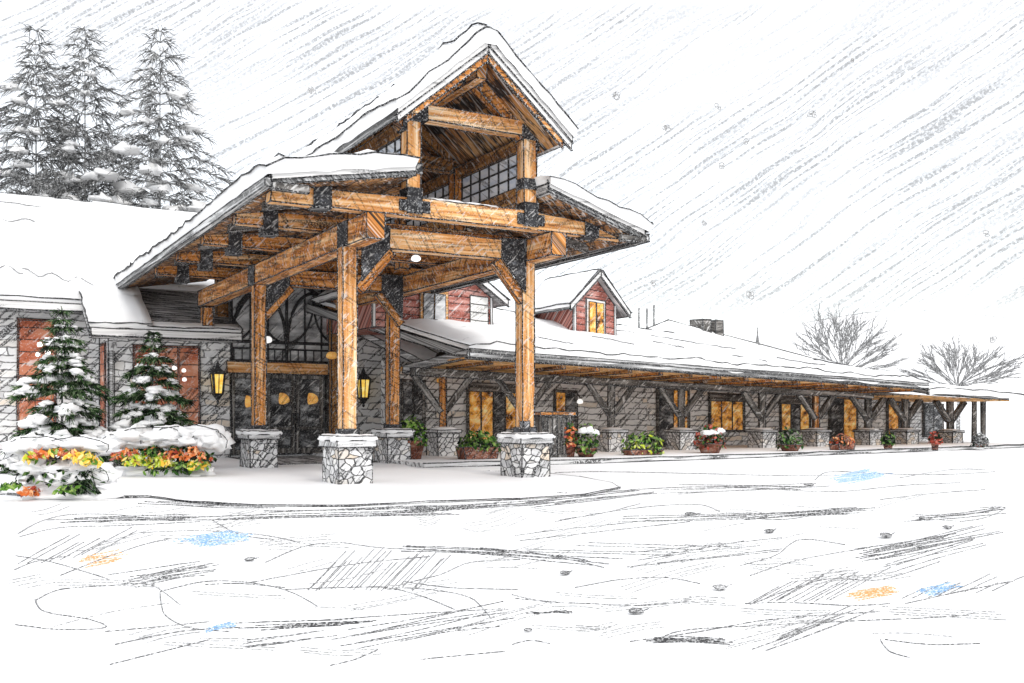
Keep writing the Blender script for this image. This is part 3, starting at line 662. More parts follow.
for (a, b_) in ((1.4, 2.55), (4.95, 5.5)):
    sl = one('side_light', lodge, lambda m: m.box(CF, a, b_, TW-.02, TW+.06, .12, 3.06, 'timber_grey', 'z', 1.3))
    one('pane', sl, lambda m: m.box(CF, a+.12, b_-.12, TW-.035, TW, .3, 2.9, 'glass', None, 1.0))
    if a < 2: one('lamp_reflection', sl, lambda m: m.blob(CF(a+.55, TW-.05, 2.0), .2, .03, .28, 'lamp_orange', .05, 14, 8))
# main roof: the near slope, a step forward over the left block, ridge at the back
def RZ(t): return 4.55+.5*(t-14.5)
rf = one('roof', lodge, lambda m: (
    m.prism(CF, [(-3.4, 14.5, RZ(14.5)-.22), (-3.4, 14.5, RZ(14.5)), (-3.4, 27.5, RZ(27.5)), (-3.4, 27.5, RZ(27.5)-.22)], (5.0, 0, 0), 'shingle', 0, 1.5, True),
    m.prism(CF, [(-24, 16.4, RZ(16.4)-.22), (-24, 16.4, RZ(16.4)), (-24, 27.5, RZ(27.5)), (-24, 27.5, RZ(27.5)-.22)], (20.59, 0, 0), 'shingle', 0, 1.5, True),
    m.prism(CF, [(-24, 27.5, RZ(27.5)-.22), (-24, 27.5, RZ(27.5)), (-24, 38, RZ(17)), (-24, 38, RZ(17)-.22)], (31, 0, 0), 'shingle', 0, 1.5, True),
    m.prism(CF, [(1.61, 16, RZ(16)-.22), (1.61, 16, RZ(16)), (1.61, 27.5, RZ(27.5)), (1.61, 27.5, RZ(27.5)-.22)], (5.4, 0, 0), 'shingle', 0, 1.3, True)))
def vsnow(m, s0, s1, t0, t1, th, seed, lines, n=16):      # snow on the near slope: profile along t, swept along s
    m.snow(CF, [(t0, RZ(t0)), (t1, RZ(t1))], s0, s1, th, n, axis=0, seed=seed, lump=.35, lw=1.6, lines=lines, flat=1)
one('snow', rf, lambda m: vsnow(m, -3.45, -1.55, 14.42, 17.0, .24, 21, (1, 0, 1, 0), 8))
one('snow', rf, lambda m: vsnow(m, -24, -3.4, 16.3, 27.6, .24, 22, (0, 0, 1, 1), 30))
one('snow', rf, lambda m: vsnow(m, -3.6, -1.5, 16.7, 27.6, .24, 24, (0, 0, 0, 1), 8))
one('snow', rf, lambda m: vsnow(m, -1.7, 6.9, 18.0, 27.6, .24, 25, (0, 0, 0, 1), 12))
one('snow', rf, lambda m: vsnow(m, -1.6, 1.5, 14.42, 14.85, .14, 23, (0, 1, 1, 1), 8))
def scrib(m):
    for (a, b_, t, am, fq) in ((-12.5, -10.2, 23.6, .5, 1.5), (-10.4, -8.6, 22.6, .6, 1.7), (-7.5, -5.2, 18.9, .35, 2.3), (-5.2, -3.0, 18.2, .3, 1.9), (-9.6, -7.6, 20.6, .5, 1.2), (-6.6, -4.4, 24.2, .4, 1.1), (-13, -8, 25.6, .1, .6), (-8, -4, 26.3, .1, .5)):
        q = [(a+(b_-a)*i/14, t+am*sin(i*fq*.6+a)-.05*i) for i in range(15)]
        m.tube([CF(x, y, RZ(y)+.28) for x, y in q], lambda p: lr(p, 1.2), 'pencil_soft', 3, .6)
one('snow_crack', rf, scrib)
gt = one('gutter', lodge, lambda m: (m.box(CF, -3.42, 1.55, 14.34, 14.5, RZ(14.5)-.34, RZ(14.5)-.10, 'trim_white', 'x', 1.5),
                                     m.box(CF, -3.35, 1.5, 14.52, 15.2, RZ(14.5)-.36, RZ(14.5)-.28, 'trim_white', 'x', 1.2),
                                     m.box(CF, -24, -3.45, 16.24, 16.4, RZ(16.4)-.36, RZ(16.4)-.10, 'trim_white', 'x', 1.5),
                                     m.prism(CF, [(-3.46, 14.45, RZ(14.5)-.3), (-3.46, 16.4, RZ(16.4)-.3), (-3.46, 16.4, RZ(16.4)-.02), (-3.46, 14.45, RZ(14.5)-.02)], (.05, 0, 0), 'fascia', 1, 1.5)))
one('downspout', lodge, lambda m: m.tube([CF(-2.62, 14.46, 4.2), CF(-2.66, 14.6, 4.05), CF(-2.7, 15.08, 3.75), CF(-2.7, 15.08, .2)], .075, 'fascia', 8))
one('downspout_outline', lodge, lambda m: [m.line(CF(-2.7+d*.085, 15.02, 3.7), CF(-2.7+d*.085, 15.02, .2), 1.2) for d in (-1, 1)])
# low roof to the right of the doors that runs down to the wing
def sideroof(m):
    a = [at(358, 329, 37.6), at(430, 364, 35.6), at(470, 345, 39), at(400, 316, 41)]
    n = Vector((0, 0, .24)); vs = [p-n for p in a]+a
    m.prim(vs, [(3,2,1,0),(4,5,6,7),(0,1,5,4),(1,2,6,5),(2,3,7,6),(3,0,4,7)], 'fascia', [(p.x, p.z, 0) for p in vs], 1.6)
sr = one('side_roof', lodge, sideroof)
def sidesnow(m):
    a = [at(358, 329, 37.6), at(430, 364, 35.6), at(470, 345, 39), at(400, 316, 41)]
    k = 10; vs = []; 
    for i in range(k+1):
        for j in range(7):
            p = a[0].lerp(a[1], i/k).lerp(a[3].lerp(a[2], i/k), j/6)
            vs.append(p+Vector((0, 0, (.02 if j == 0 else .26+.06*noise.noise(p)))))
    m.add(vs, [(i*7+j, (i+1)*7+j, (i+1)*7+j+1, i*7+j+1) for i in range(k) for j in range(6)], 'snow', None, True)
    m.tube([vs[i*7+1] for i in range(k+1)], lambda p: lr(p, 1.4), 'pencil', 3, .5)
one('snow', sr, sidesnow)

# wall lanterns
def lantern(label, c, sc):
    o = thing('wall_lantern', label, 'lantern', c, 'lit lanterns beside the entrance')
    c = Vector(c); f = Vector((sin(A), -cos(A), 0))*.28; k = c+f
    one('bracket', o, lambda m: (m.tube([c+Vector((0, 0, .2)), c+f*.5+Vector((0, 0, .62*sc)), k+Vector((0, 0, .58*sc))], .03, 'iron', 5), m.lathe(c+f*.1+Vector((0, 0, .2)), [(.09, -.15), (.09, .15)], 'iron', 8, 0)))
    one('glass', o, lambda m: m.lathe(k, [(.17*sc, -.34*sc), (.24*sc, .26*sc)], 'amber', 4, 0, True))
    def frame(m):
        for j in range(4):
            q = PI/4+A+j*PI/2
            m.bar(k+Vector((.18*sc*cos(q), .18*sc*sin(q), -.36*sc)), k+Vector((.25*sc*cos(q), .25*sc*sin(q), .28*sc)), .05*sc, .05*sc, 'iron', 0)
            d = Vector((cos(q+PI/4), sin(q+PI/4), 0))
            m.bar(k+d*.13*sc+Vector((0, 0, -.34*sc)), k+d*.18*sc+Vector((0, 0, .26*sc)), .022*sc, .022*sc, 'iron', 0)
        m.lathe(k, [(.21*sc, -.40*sc), (.20*sc, -.34*sc)], 'iron', 4, 0, True)
        m.lathe(k, [(.05*sc, -.56*sc), (.09*sc, -.50*sc), (.16*sc, -.40*sc)], 'iron', 8, 0)
        m.lathe(k, [(.02*sc, -.68*sc), (.05*sc, -.62*sc), (.03*sc, -.56*sc)], 'iron', 8, 0)
    one('frame', o, frame)
    one('roof_cap', o, lambda m: (m.lathe(k, [(.33*sc, .26*sc), (.27*sc, .32*sc), (.10*sc, .46*sc), (.05*sc, .52*sc)], 'iron', 4, 0, True), m.lathe(k, [(.04*sc, .52*sc), (.06*sc, .56*sc), (.015*sc, .68*sc)], 'iron', 8, 0)))
lantern('lit yellow iron lantern on the pale stone wall left of the doors', CF(.83, 15.18, 2.72), 1.12)
lantern('lit yellow iron lantern on the dark stone wall right of the doors', CF(6.35, 15.18, 2.62), 1.12)

# ================================================================== LONG WING
wing = thing('wing_building', 'long low stone wing with snowy roof, dormers and a colonnade of forked posts', 'building', WF(12, 2, 0))
EZ = 3.68
def RW(mm): return EZ+.27*(mm+3.0)
wl = one('stone_wall', wing, lambda m: [m.box(WF, k0, k0+4.2, 3.0, 3.3, 0, 3.6, 'stone_dim', None, 0) for k0 in [-.9+4.2*i for i in range(8)]])
def wwin(k0, k1, z0, z1, mats, fmat='timber_grey'):
    w = one('window', wing, lambda m: m.box(WF, k0, k1, 2.90, 3.05, z0, z1, fmat, None, 1.2))
    n = len(mats)
    for i, mt in enumerate(mats):
        a = k0+.08+(k1-k0-.16)*i/n; b_ = k0+.08+(k1-k0-.16)*(i+1)/n-.05
        one('pane', w, lambda m: m.box(WF, a, b_, 2.885, 2.93, z0+.1, z1-.1, mt, None, .8))
def kx(px, mm):                                    # k on line m = mm under a column of the drawing
    q = (px-512)/FPX
    return (q*(34.9+mm*cos(B))+2.4+mm*sin(B))/(cos(B)-q*sin(B))
for (x0, x1, z0, z1, mats) in ((400, 424, .9, 2.9, ['glass', 'glass']), (466, 518, .5, 2.75, ['glass_warm', 'glass_warm', 'glass', 'glass_warm']), (553, 576, .6, 2.75, ['glass_warm', 'glass']),
                               (656, 688, .2, 3.1, ['glass', 'glass_warm']), (708, 743, .9, 2.95, ['glass_warm', 'glass_warm', 'glass_warm']), (779, 809, .9, 2.95, ['glass_warm', 'glass', 'glass_warm']),
                               (828, 856, .2, 3.1, ['glass', 'glass_warm']), (886, 908, .6, 3.0, ['glass_warm', 'glass']), (922, 942, .5, 3.0, ['glass', 'glass'])):
    wwin(kx(x0, 3), kx(x1, 3), z0, z1, mats)
for x0, x1 in ((468, 517), (708, 745), (778, 810)):       # dark transom heads
    one('window_head', wing, lambda m: m.box(WF, kx(x0, 3), kx(x1, 3), 2.86, 3.0, 2.55, 2.9, 'timber_grey', 'x', 1.1))
# roof, soffit, fascia
KE = 22.8
rf = one('roof', wing, lambda m: (
    m.prim([WF(*p) for p in ((-.7, -3, EZ-.05), (KE, -3, EZ-.05), (16.5, 6, RW(6)-.1), (-3.5, 6, RW(6)-.1), (-.7, -3, EZ-.3), (KE, -3, EZ-.3), (16.5, 6, RW(6)-.4), (-3.5, 6, RW(6)-.4))],
           [(0,1,2,3),(7,6,5,4),(0,4,5,1),(1,5,6,2),(2,6,7,3),(3,7,4,0)], 'fascia', [(k*2.0, j, 0) for k, j in ((0,0),(12,0),(10,1),(0,1),(0,.3),(12,.3),(10,1.3),(0,1.3))], 1.5),
    m.prim([WF(*p) for p in ((KE, -3, EZ-.06), (KE, 6, EZ-.06), (16.5, 6, RW(6)-.1))], [(0,1,2)], 'fascia', [(0,0,0),(5,0,0),(0,5,0)], 1.4)))
def wsnow(m, k0, k1, z0=EZ, m0=-3.05, m1=6, th=.34, seed=31, hip=True, kend=16.5, ridgez=None, lefthip=2.5, n=46):
    M = 16; vs = []; gc = []
    for i in range(n+1):
        for j in range(M+1):
            f = j/M; e = 1-f
            ka = k0-lefthip*f; kb = k1+(kend-k1)*f if hip else k1
            k = ka+(kb-ka)*i/n; mm = m0+(m1-m0)*f
            z = z0+((ridgez or RW(m1))-z0)*f
            w = noise.noise(Vector((k*.5+seed, mm*.6, seed)))*.45+noise.noise(Vector((k*1.5, mm*1.7+seed, 0)))*.4+noise.noise(Vector((k*3.3, mm*3, 5)))*.18
            h = th*(.75 if j == 0 else 1)*(1+w)*(min(1, .5+2.5*min(i, n-i)/n*4))
            vs.append(WF(k, mm-(.07 if j == 0 else 0), z+h)); gc.append((k, mm, seed))
    M1 = M+1
    fs = [(i*M1+j, (i+1)*M1+j, (i+1)*M1+j+1, i*M1+j+1) for i in range(n) for j in range(M)]
    def sk(idx, q_=1.0):
        o = len(vs)
        for q in idx:
            vs.append(vs[q]-Vector((0, 0, th*q_))); gc.append((vs[q].x, vs[q].z, 1))
        for i in range(len(idx)-1): fs.append((idx[i], o+i, o+i+1, idx[i+1]))
    e0 = [i*M1 for i in range(n+1)]; e1 = [n*M1+j for j in range(M1)]; e2 = [j for j in range(M1)]
    sk(e0); sk(e1); sk(e2, .45)
    m.add(vs, fs, 'snow', gc, True)
    w_ = lambda p: lr(p, 1.4)
    m.tube([vs[q] for q in e0], w_, 'pencil', 3, .7); m.tube([vs[q] for q in e1], w_, 'pencil', 3, .7)
    m.tube([vs[i*M1+M]+Vector((0, 0, .02)) for i in range(n+1)], w_, 'pencil', 3, .7)
    m.tube([vs[q] for q in e2], w_, 'pencil', 3, .7)
    return vs
sn = one('snow', rf, lambda m: wsnow(m, -.75, KE+.1, th=.33, n=90))
for (k, mm, L) in ((10, 3.2, 3.0), (12.6, 2.0, 2.4), (6.5, 0, 1.2), (15.5, -1, 1.8), (12.5, -1.4, .9), (2.6, -1.5, 1.2), (9.8, .4, .7)):
    one('snow_crack', rf, lambda m: m.tube([WF(k+L*i/9, mm-.12*i+.12*sin(i*2.1+k), RW(mm-.12*i+.12*sin(i*2.1+k))+.34+.05) for i in range(10)], lambda p: lr(p, 1.3), 'pencil_dark', 3, .8))
one('soffit', rf, lambda m: m.prism(WF, [(-.9, -2.98, EZ-.30), (-.9, -2.98, EZ-.26), (-.9, 3.0, 3.26), (-.9, 3.0, 3.22)], (23.6, 0, 0), 'deck_warm', 0, 0))
one('fascia_board', rf, lambda m: (m.box(WF, -.7, KE, -3.10, -3.02, EZ-.26, EZ-.10, 'fascia', 'x', 1.2), m.box(WF, -.7, KE, -3.14, -3.03, EZ-.095, EZ+.02, 'fascia', 'x', 1.2)))
one('fascia_board', rf, lambda m: m.prism(WF, [(-.82, -3.12, EZ-.28), (-.82, -3.12, EZ), (-1.1, 1, 3.3), (-1.1, 1, 3.05)], (.1, 0, 0), 'fascia', 1, 1.4))
one('rafter_tails', rf, lambda m: [m.bar(WF(.2+1.45*i, -2.9, EZ-.37), WF(.2+1.45*i, 0, 3.26), .16, .14, 'wood' if i % 2 else 'wood_dark', .9) for i in range(16)])
one('porch_beam', wing, lambda m: m.box(WF, -1.2, KE, -.2, .2, 2.93, 3.19, 'timber_grey', 'x', 1.2))
PX = [443, 524, 611, 681, 762, 816, 868, 905]
def wpier(k, far=False, h=.95):
    p = one('stone_pier', wing, lambda m: m.box(WF, k-.42, k+.42, -.42, .42, 0, h, 'stone_round', None, 1.3))
    one('capstone', p, lambda m: m.box(WF, k-.48, k+.48, -.48, .48, h, h+.1, 'capstone', 'x', 1.2))
    one('snow_cap', p, lambda m: m.blob(WF(k, 0, h+.11), .5, .5, .10, 'snow_clean', .1, 10, 5))
    q = one('forked_post', wing, lambda m: m.bar(WF(k, 0, h+.1), WF(k, 0, 2.94), .24, .24, 'timber_grey' if R.random() < .6 else 'wood', 1.2, (1, 0, 0)))
    for d in (-1, 1):
        one('brace', q, lambda m: m.bar(WF(k+d*.10, 0, h+.75), WF(k+d*1.15, 0, 2.96), .2, .24, 'timber_grey', 1.3, (0, 1, 0)))
for x in PX: wpier(kx(x, 0))
# far lower end of the colonnade
KF0, KF1 = 22.9, 30.4
EZ2 = 3.42
r2 = one('lower_end_roof', wing, lambda m: m.prim([WF(*p) for p in ((KF0, -3, EZ2-.3), (KF1, -2.2, EZ2-.32), (KF1+1, 3, EZ2+.3), (KF0, 3, EZ2+1.0), (KF0, -3, EZ2-.1), (KF1, -2.2, EZ2-.12), (KF1+1, 3, EZ2+.5), (KF0, 3, EZ2+1.2))],
      [(3,2,1,0),(4,5,6,7),(0,1,5,4),(1,2,6,5),(2,3,7,6),(3,0,4,7)], 'fascia', [(k*2.0, j, 0) for k, j in ((0,0),(4,0),(4,2),(0,2),(0,.3),(4,.3),(4,2.3),(0,2.3))], 1.4))
one('snow', r2, lambda m: wsnow(m, KF0, KF1+.1, EZ2-.1, -3.05, 3, .26, 41, True, KF1+1, EZ2+.85, 0, 14))
one('soffit', r2, lambda m: m.box(WF, KF0, KF1-.2, -2.4, 2.5, EZ2-.40, EZ2-.34, 'deck_warm', 'x', 0))
for k in (kx(950, 0),): wpier(k, True, .9)
for x in (974, 983): one('post', wing, lambda m: m.bar(WF(kx(x, -.5), -.5, .1), WF(kx(x, -.5), -.5, EZ2-.4), .16, .16, 'timber_grey', 1.0, (1, 0, 0)))
# dormers
def dormer(label, kc, hw, m0, depth, zb, ze, rise, wallmat, ov, snow_th, seed, win=True, ridge_line=True):
    d = one('dormer', wing, lambda m: m.prism(WF, [(kc-hw, m0, zb), (kc+hw, m0, zb), (kc+hw, m0, ze), (kc, m0, ze+rise*hw), (kc-hw, m0, ze)], (0, depth, 0), wallmat, 0, 1.3, True), label)
    one('roof', d, lambda m: gable_roof(m, WF, kc, hw+ov, ze+rise*hw+.02, rise, .16, m0-.35, m0+depth, 'fascia', 1.4))
    def barge(m):
        for q in (-1, 1):
            L = hw+ov+.03; za = ze+rise*hw
            poly = [(kc, m0-.42, za+.0), (kc+q*L, m0-.42, za-rise*L), (kc+q*L, m0-.42, za-rise*L+.26), (kc, m0-.42, za+.26)]
            m.prism(WF, poly if q > 0 else poly[::-1], (0, .05, 0), 'trim_white', 0, 1.5)
    one('barge_board', d, barge)
    za = ze+rise*hw+.2; L = hw+ov+.05
    one('snow', d, lambda m: m.snow(WF, [(kc-L, za-rise*L), (kc-.1, za-.05), (kc+.1, za-.05), (kc+L, za-rise*L)], m0-.36, m0+depth, snow_th, 10, seed=seed, lump=.3, lw=1.5, lines=(1, 0, 1, 1), ridge=kc))
    if wallmat == 'siding_red':
        one('corner_trim', d, lambda m: [m.box(WF, kc+q*hw-.05, kc+q*hw+.05, m0-.03, m0+.05, zb, ze+.02, 'trim_white', 'z', 1.0) for q in (-1, 1)])
    return d
kB = kx(595, 1.7)
dB = dormer('small red dormer with orange shuttered window', kB, 1.02, 1.7, 3.6, 4.3, 6.6, 1.08, 'siding_red', .46, .16, 51)
wB = one('window_frame', dB, lambda m: m.box(WF, kB-.48, kB+.48, 1.64, 1.72, 5.0, 6.72, 'trim_white', None, 1.3))
for q in (-1, 1): one('shutter', dB, lambda m: m.box(WF, kB+q*.2-.17, kB+q*.2+.17, 1.60, 1.66, 5.1, 6.58, 'glass_warm', 'z', 1.1))
kA = kx(432, .6)
dA = dormer('wide red gable with a white framed window', kA+.1, 2.35, .6, 4.5, 4.6, 6.0, .62, 'siding_red', .45, .16, 57)
wA = one('window_frame', dA, lambda m: m.box(WF, kA-.50, kA+.62, .54, .62, 4.83, 6.02, 'wood_light', None, 1.2))
one('pane', dA, lambda m: (m.box(WF, kA-.38, kA+.03, .51, .56, 4.95, 5.88, 'glass_grey', None, 1), m.box(WF, kA+.08, kA+.50, .51, .56, 4.95, 5.88, 'glass_grey', None, 1)))
one('siding_panel', dA, lambda m: m.box(WF, kA+1.55, kA+2.3, .56, .61, 4.6, 6.0, 'siding_white', None, 1.2))
# the hall behind, with its roof-top boxes
hall = thing('rear_hall', 'snow-covered rear hall roof with boxes rising behind the wing', 'building', WF(22, 10, 0))
def P9(x, y, mm): k = kx(x, mm); p = WF(k, mm, 0); return Vector((p.x, p.y, EYE+(HOR-y)*p.y/FPX))
def hallroof(m):
    ap, ap2 = P9(668, 320, 9), P9(815, 359, 9)
    ea, eb = P9(640, 331, 6.6), P9(800, 372, 6.4)
    ba, bb = P9(700, 330, 12.5), P9(850, 366, 12.5)
    m.prim([ea, eb, ap2, ap, ba, bb], [(0,1,2,3), (3,2,5,4)], 'snow', [(p.x, p.y, 0) for p in (ea, eb, ap2, ap, ba, bb)], 1.5)
hr = one('roof', hall, hallroof)
def hallgable(m):
    ap = P9(668, 320, 9); ea = P9(640, 331, 6.6); ba = P9(700, 330, 12.5)
    dn = Vector((0, 0, -.35)); vs = [ea, ap, ba, ea+dn, ap+dn*1.2, ba+dn]
    m.prim(vs, [(0, 1, 4, 3), (1, 2, 5, 4)], 'fascia', [(p.x, p.z, 0) for p in vs], 1.4)
    w = [Vector((p.x, p.y, 0)) for p in (ea, ap, ba)]
    m.add([ea+dn, ap+dn, ba+dn]+w, [(0, 1, 4, 3), (1, 2, 5, 4)], 'stone_dim')
one('gable_wall', hall, hallgable)
def hallbox(m, x0, x1, y0, y1):
    p = P9((x0+x1)/2, y1, 9.3); w = (x1-x0)/FPX*p.y/2
    m.box(lambda a, b_, c: Vector((p.x+a*cos(B)-b_*sin(B), p.y+a*sin(B)+b_*cos(B), c)), -w, w, -.5, .5, p.z-.3, p.z+(y1-y0)/FPX*p.y, 'timber_grey', None, 1.2)
ch = one('roof_box', hall, lambda m: hallbox(m, 695, 706, 320, 328)); ch = one('roof_box', hall, lambda m: hallbox(m, 708, 718, 321, 331))
def pipe(m, x, y0, y1, mm=9, r=.05):
    p = P9(x, y1, mm); m.tube([p, p+Vector((0, 0, (y1-y0)/FPX*p.y))], r, 'twig', 5)
for x in (639, 647, 654): one('vent_pipe', hall, lambda m: pipe(m, x, 308 if x < 650 else 305, 334, 8))
def spire(m):
    p = P9(757.5, 346, 9); h = 18/FPX*p.y
    m.lathe(p, [(.18, 0), (.1, h*.25), (.05, h*.6), (.02, h)], 'pencil_dark', 6, .8)
one('finial', hall, spire)

# ================================================================== PLANTING
def leafcloud(m, c, rx, ry, rz, n, size, mats, flat=.4, low=-.2):
    c = Vector(c)
    for i in range(n):
        while True:
            d = Vector((R.uniform(-1, 1), R.uniform(-1, 1), R.uniform(low, 1)))
            if .35 < d.length < 1: break
        p = c+Vector((d.x*rx, d.y*ry, d.z*rz))
        nrm = Vector((d.x+R.uniform(-.7, .7), d.y-0.4+R.uniform(-.7, .7), abs(d.z)*.8+R.uniform(-.3, .7))).normalized()
        a = nrm.cross(Vector((0, 0, 1)));
        if a.length < .1: a = Vector((1, 0, 0))
        a.normalize(); b_ = nrm.cross(a); q = R.uniform(0, 2*PI); u = a*cos(q)+b_*sin(q); v = nrm.cross(u)
        L = size*R.uniform(.7, 1.4); w = L*.42
        m.add([p-u*L, p-u*L*.3+v*w, p+u*L*.35+v*w*.8, p+u*L, p+u*L*.35-v*w*.8, p-u*L*.3-v*w], [(0, 1, 2, 3, 4, 5)], R.choice(mats))
def fan(m, p, d, L, n, lw, mat, spread=.5, droop=.25):
    for i in range(n):
        q = (d+Vector((R.uniform(-1, 1), R.uniform(-1, 1), R.uniform(-.8, .8)))*spread).normalized()
        l = L*R.uniform(.6, 1.2)
        m.tube([p, p+q*l*.55, p+q*l+Vector((0, 0, -droop*l))], lambda x: lr(x, lw), mat, 3, 0, .4, cap=False)
def conifer(name, label, base, H, rad, mat, tiers, per, snowy, seed, group, lw=1.2, needle=.5, trunk_from=0, dark=None, bottom=.12, blobk=1.0, cat='tree', squash=1.0):
    global R
    old = R; R = random.Random(seed)
    o = thing(name, label, cat, base, group); base = Vector(base)
    tk = MB(); tk.tube([base+Vector((0, 0, H*i/10)) for i in range(11)], lambda p: lr(p, 1.6)*1.6*(1.15-(p.z-base.z)/H), 'pencil_dark', 6, .15)
    tk.build('trunk', o)
    cr = MB(); clumps = []
    for i in range(tiers):
        f = (i+R.uniform(-.3, .3))/(tiers-1); f = min(max(f, 0), 1)
        z = H*(bottom+(1-bottom)*f)
        ln = rad*(1-f)**.85*R.uniform(.75, 1.15)+H*.018
        nb = max(3, int(per*(1-.5*f)))
        a0 = R.uniform(0, 6.28)
        for j in range(nb):
            a = a0+2*PI*j/nb+R.uniform(-.3, .3); d = Vector((cos(a), sin(a)*squash, 0)); l = ln*R.uniform(.65, 1.1)
            st = base+Vector((0, 0, z)); up = .25*(f-.35)
            pts = [st, st+d*l*.5+Vector((0, 0, l*(.06+up))), st+d*l+Vector((0, 0, l*(-.16+up)))]
            cr.tube(pts, lambda p: lr(p, lw), mat, 3, .2, .5, cap=False)
            k = max(2, int(l/needle*(4.2 if dark else 3.4)))
            for q in range(k):
                t = (q+R.random())/k; t = .18+.82*t
                p = pts[0].lerp(pts[1], t*2) if t < .5 else pts[1].lerp(pts[2], t*2-1)
                fan(cr, p, (d+Vector((0, 0, -.25)))*.9, needle, 4 if dark else 3, lw, dark if dark and R.random() < .45 else mat, .75, .2)
            if R.random() < snowy and len(clumps) < 96:
                t = R.uniform(.4, .85); p = pts[0].lerp(pts[1], t*2) if t < .5 else pts[1].lerp(pts[2], t*2-1)
                k = l*R.uniform(.22, .36)*blobk
                sn = MB(); clumps.append(sn)
                sn.blob(p+Vector((0, 0, .04+k*.1)), k, k, k*.5, 'snow_clean', .5, 10, 6, 2.6)
                sn.blob(p+d*k*.7+Vector((R.uniform(-.3, .3)*k, 0, -k*.06)), k*.7, k*.7, k*.36, 'snow_clean', .5, 9, 5, 2.6)
    cr.build('crown', o)
    for q in clumps: q.build('snow_clump', o)
    R = old
# tall pines behind the lodge
Yt = 58
for (x, top, r, sd, lab) in ((36, 31, 2.75, 3, 'leftmost of the three tall snowy pines behind the lodge roof'), (85, 29, 2.7, 8, 'middle one of the three tall snowy pines behind the lodge roof'), (160, 31, 3.1, 14, 'rightmost of the three tall snowy pines behind the lodge roof')):
    Yq = Yt+(x-90)*.01; b0 = Vector(((x-512)/FPX*Yq, Yq, 0)); H = EYE+(HOR-top)*Yq/FPX
    conifer('pine_tree', lab, b0, H, r*1.9, 'needles_grey', 27, 9, .30, sd, 'tall pines behind the lodge', 1.0, .75, bottom=.30, blobk=.62)
# snow-laden young spruces beside the wall
conifer('spruce_tree', 'snow-laden young spruce at the left, below the narrow red window', gp(62, 474), 4.35, 1.7, 'needles_green', 17, 11, .62, 21, 'young spruces by the stone wall', 1.2, .22, dark='needles_dark', bottom=.08, blobk=.78)
conifer('spruce_tree', 'snow-laden young spruce in front of the wide red window', gp(153, 470), 3.9, 1.5, 'needles_green', 16, 11, .62, 25, 'young spruces by the stone wall', 1.2, .22, dark='needles_dark', bottom=.08, blobk=.78)
def snowbush(label, px, py, w, h, snow, flowers, fol=('leaf_deep',), grp='snowy flowering bushes by the wall'):
    b0 = gp(px, py, .1); k = b0.y/FPX
    o = thing('flowering_bush', label, 'bush', b0, grp)
    def fl(m):
        for (dx, dy, rx, rz, mats, n) in flowers:
            leafcloud(m, b0+Vector((dx*k, -.5+R.uniform(-.1, .1), -dy*k)), rx*k, .35, rz*k, n, .075, mats)
    one('foliage', o, lambda m: (leafcloud(m, b0+Vector((0, 0, h*k*.3)), w*k*.48, .5, h*k*.5, 260, .08, list(fol)+['needles_dark']),))
    one('flowers', o, fl)
    one('snow_drift', o, lambda m: m.blob(b0+Vector((0, .15, -.05)), w*k*.5, .6, h*k*.22, 'snow', .3, 20, 8, 2.0))
    for (dx, dy, rx, rz) in snow:
        if 1:
            m = MB(); c = b0+Vector((dx*k, .1, -dy*k)); [m.blob(c+Vector((e*rx*k*.62, R.uniform(-.15, .05), R.uniform(-.12, .12)*rz*k)), rx*k*.52, .45, rz*k*R.uniform(.7, 1.0), 'snow', .36, 14, 8, 2.4) for e in (-1, -.1, .8)]
            pts = [c+Vector((rx*k*cos(q)*1.0, -.35, rz*k*sin(q)*.95+R.uniform(-.02, .02))) for q in [PI*(-.12+1.24*i/14) for i in range(15)]]
            m.tube(pts, lambda p: lr(p, 1.1), 'pencil', 3, 1.2); m.build('snow_clump', o)
OY = ['flower_orange', 'flower_yellow', 'flower_yellow']; LO = ['leaf_lime', 'leaf_lime', 'flower_yellow']; OO = ['flower_orange', 'flower_orange', 'flower_red']; GRN = ['leaf_deep', 'leaf_green', 'needles_dark']
snowbush('snow-buried bush at far left with a band of orange and yellow blooms', 62, 493, 95, 50,
         [(-18, -44, 34, 13), (18, -46, 34, 11), (-30, -30, 22, 12), (2, -24, 42, 12), (-14, -14, 26, 11), (26, -16, 26, 14)],
         [(-10, -38, 9, 6, OO+['leaf_lime'], 50), (6, -40, 10, 6, OY+['leaf_green'], 55), (20, -38, 9, 6, OO+['flower_yellow'], 45), (32, -36, 10, 6, ['flower_yellow', 'flower_yellow', 'leaf_lime'], 50), (44, -31, 9, 7, ['flower_yellow', 'leaf_green'], 40), (-20, -34, 6, 5, LO+['leaf_green'], 35), (-20, -2, 8, 6, OO, 45), (-34, -8, 7, 5, GRN, 26), (20, -4, 10, 6, GRN, 34)])
def grass(m):
    b0 = gp(84, 494, .1)
    for i in range(46):
        a = R.uniform(-.9, .9); l = R.uniform(.3, .7)
        m.tube([b0+Vector((R.uniform(-.3, .3), R.uniform(-.1, .1), 0)), b0+Vector((a*l*.4, -.1, l*.7)), b0+Vector((a*l*1.1, -.15, l*.55))], lambda p: lr(p, 1.2), R.choice(['needles_green', 'needles_dark']), 3, 0, .4)
o = tag(one('grass_tuft', None, grass), 'dark green grass tuft under the far-left snowy bush', 'grass tuft')
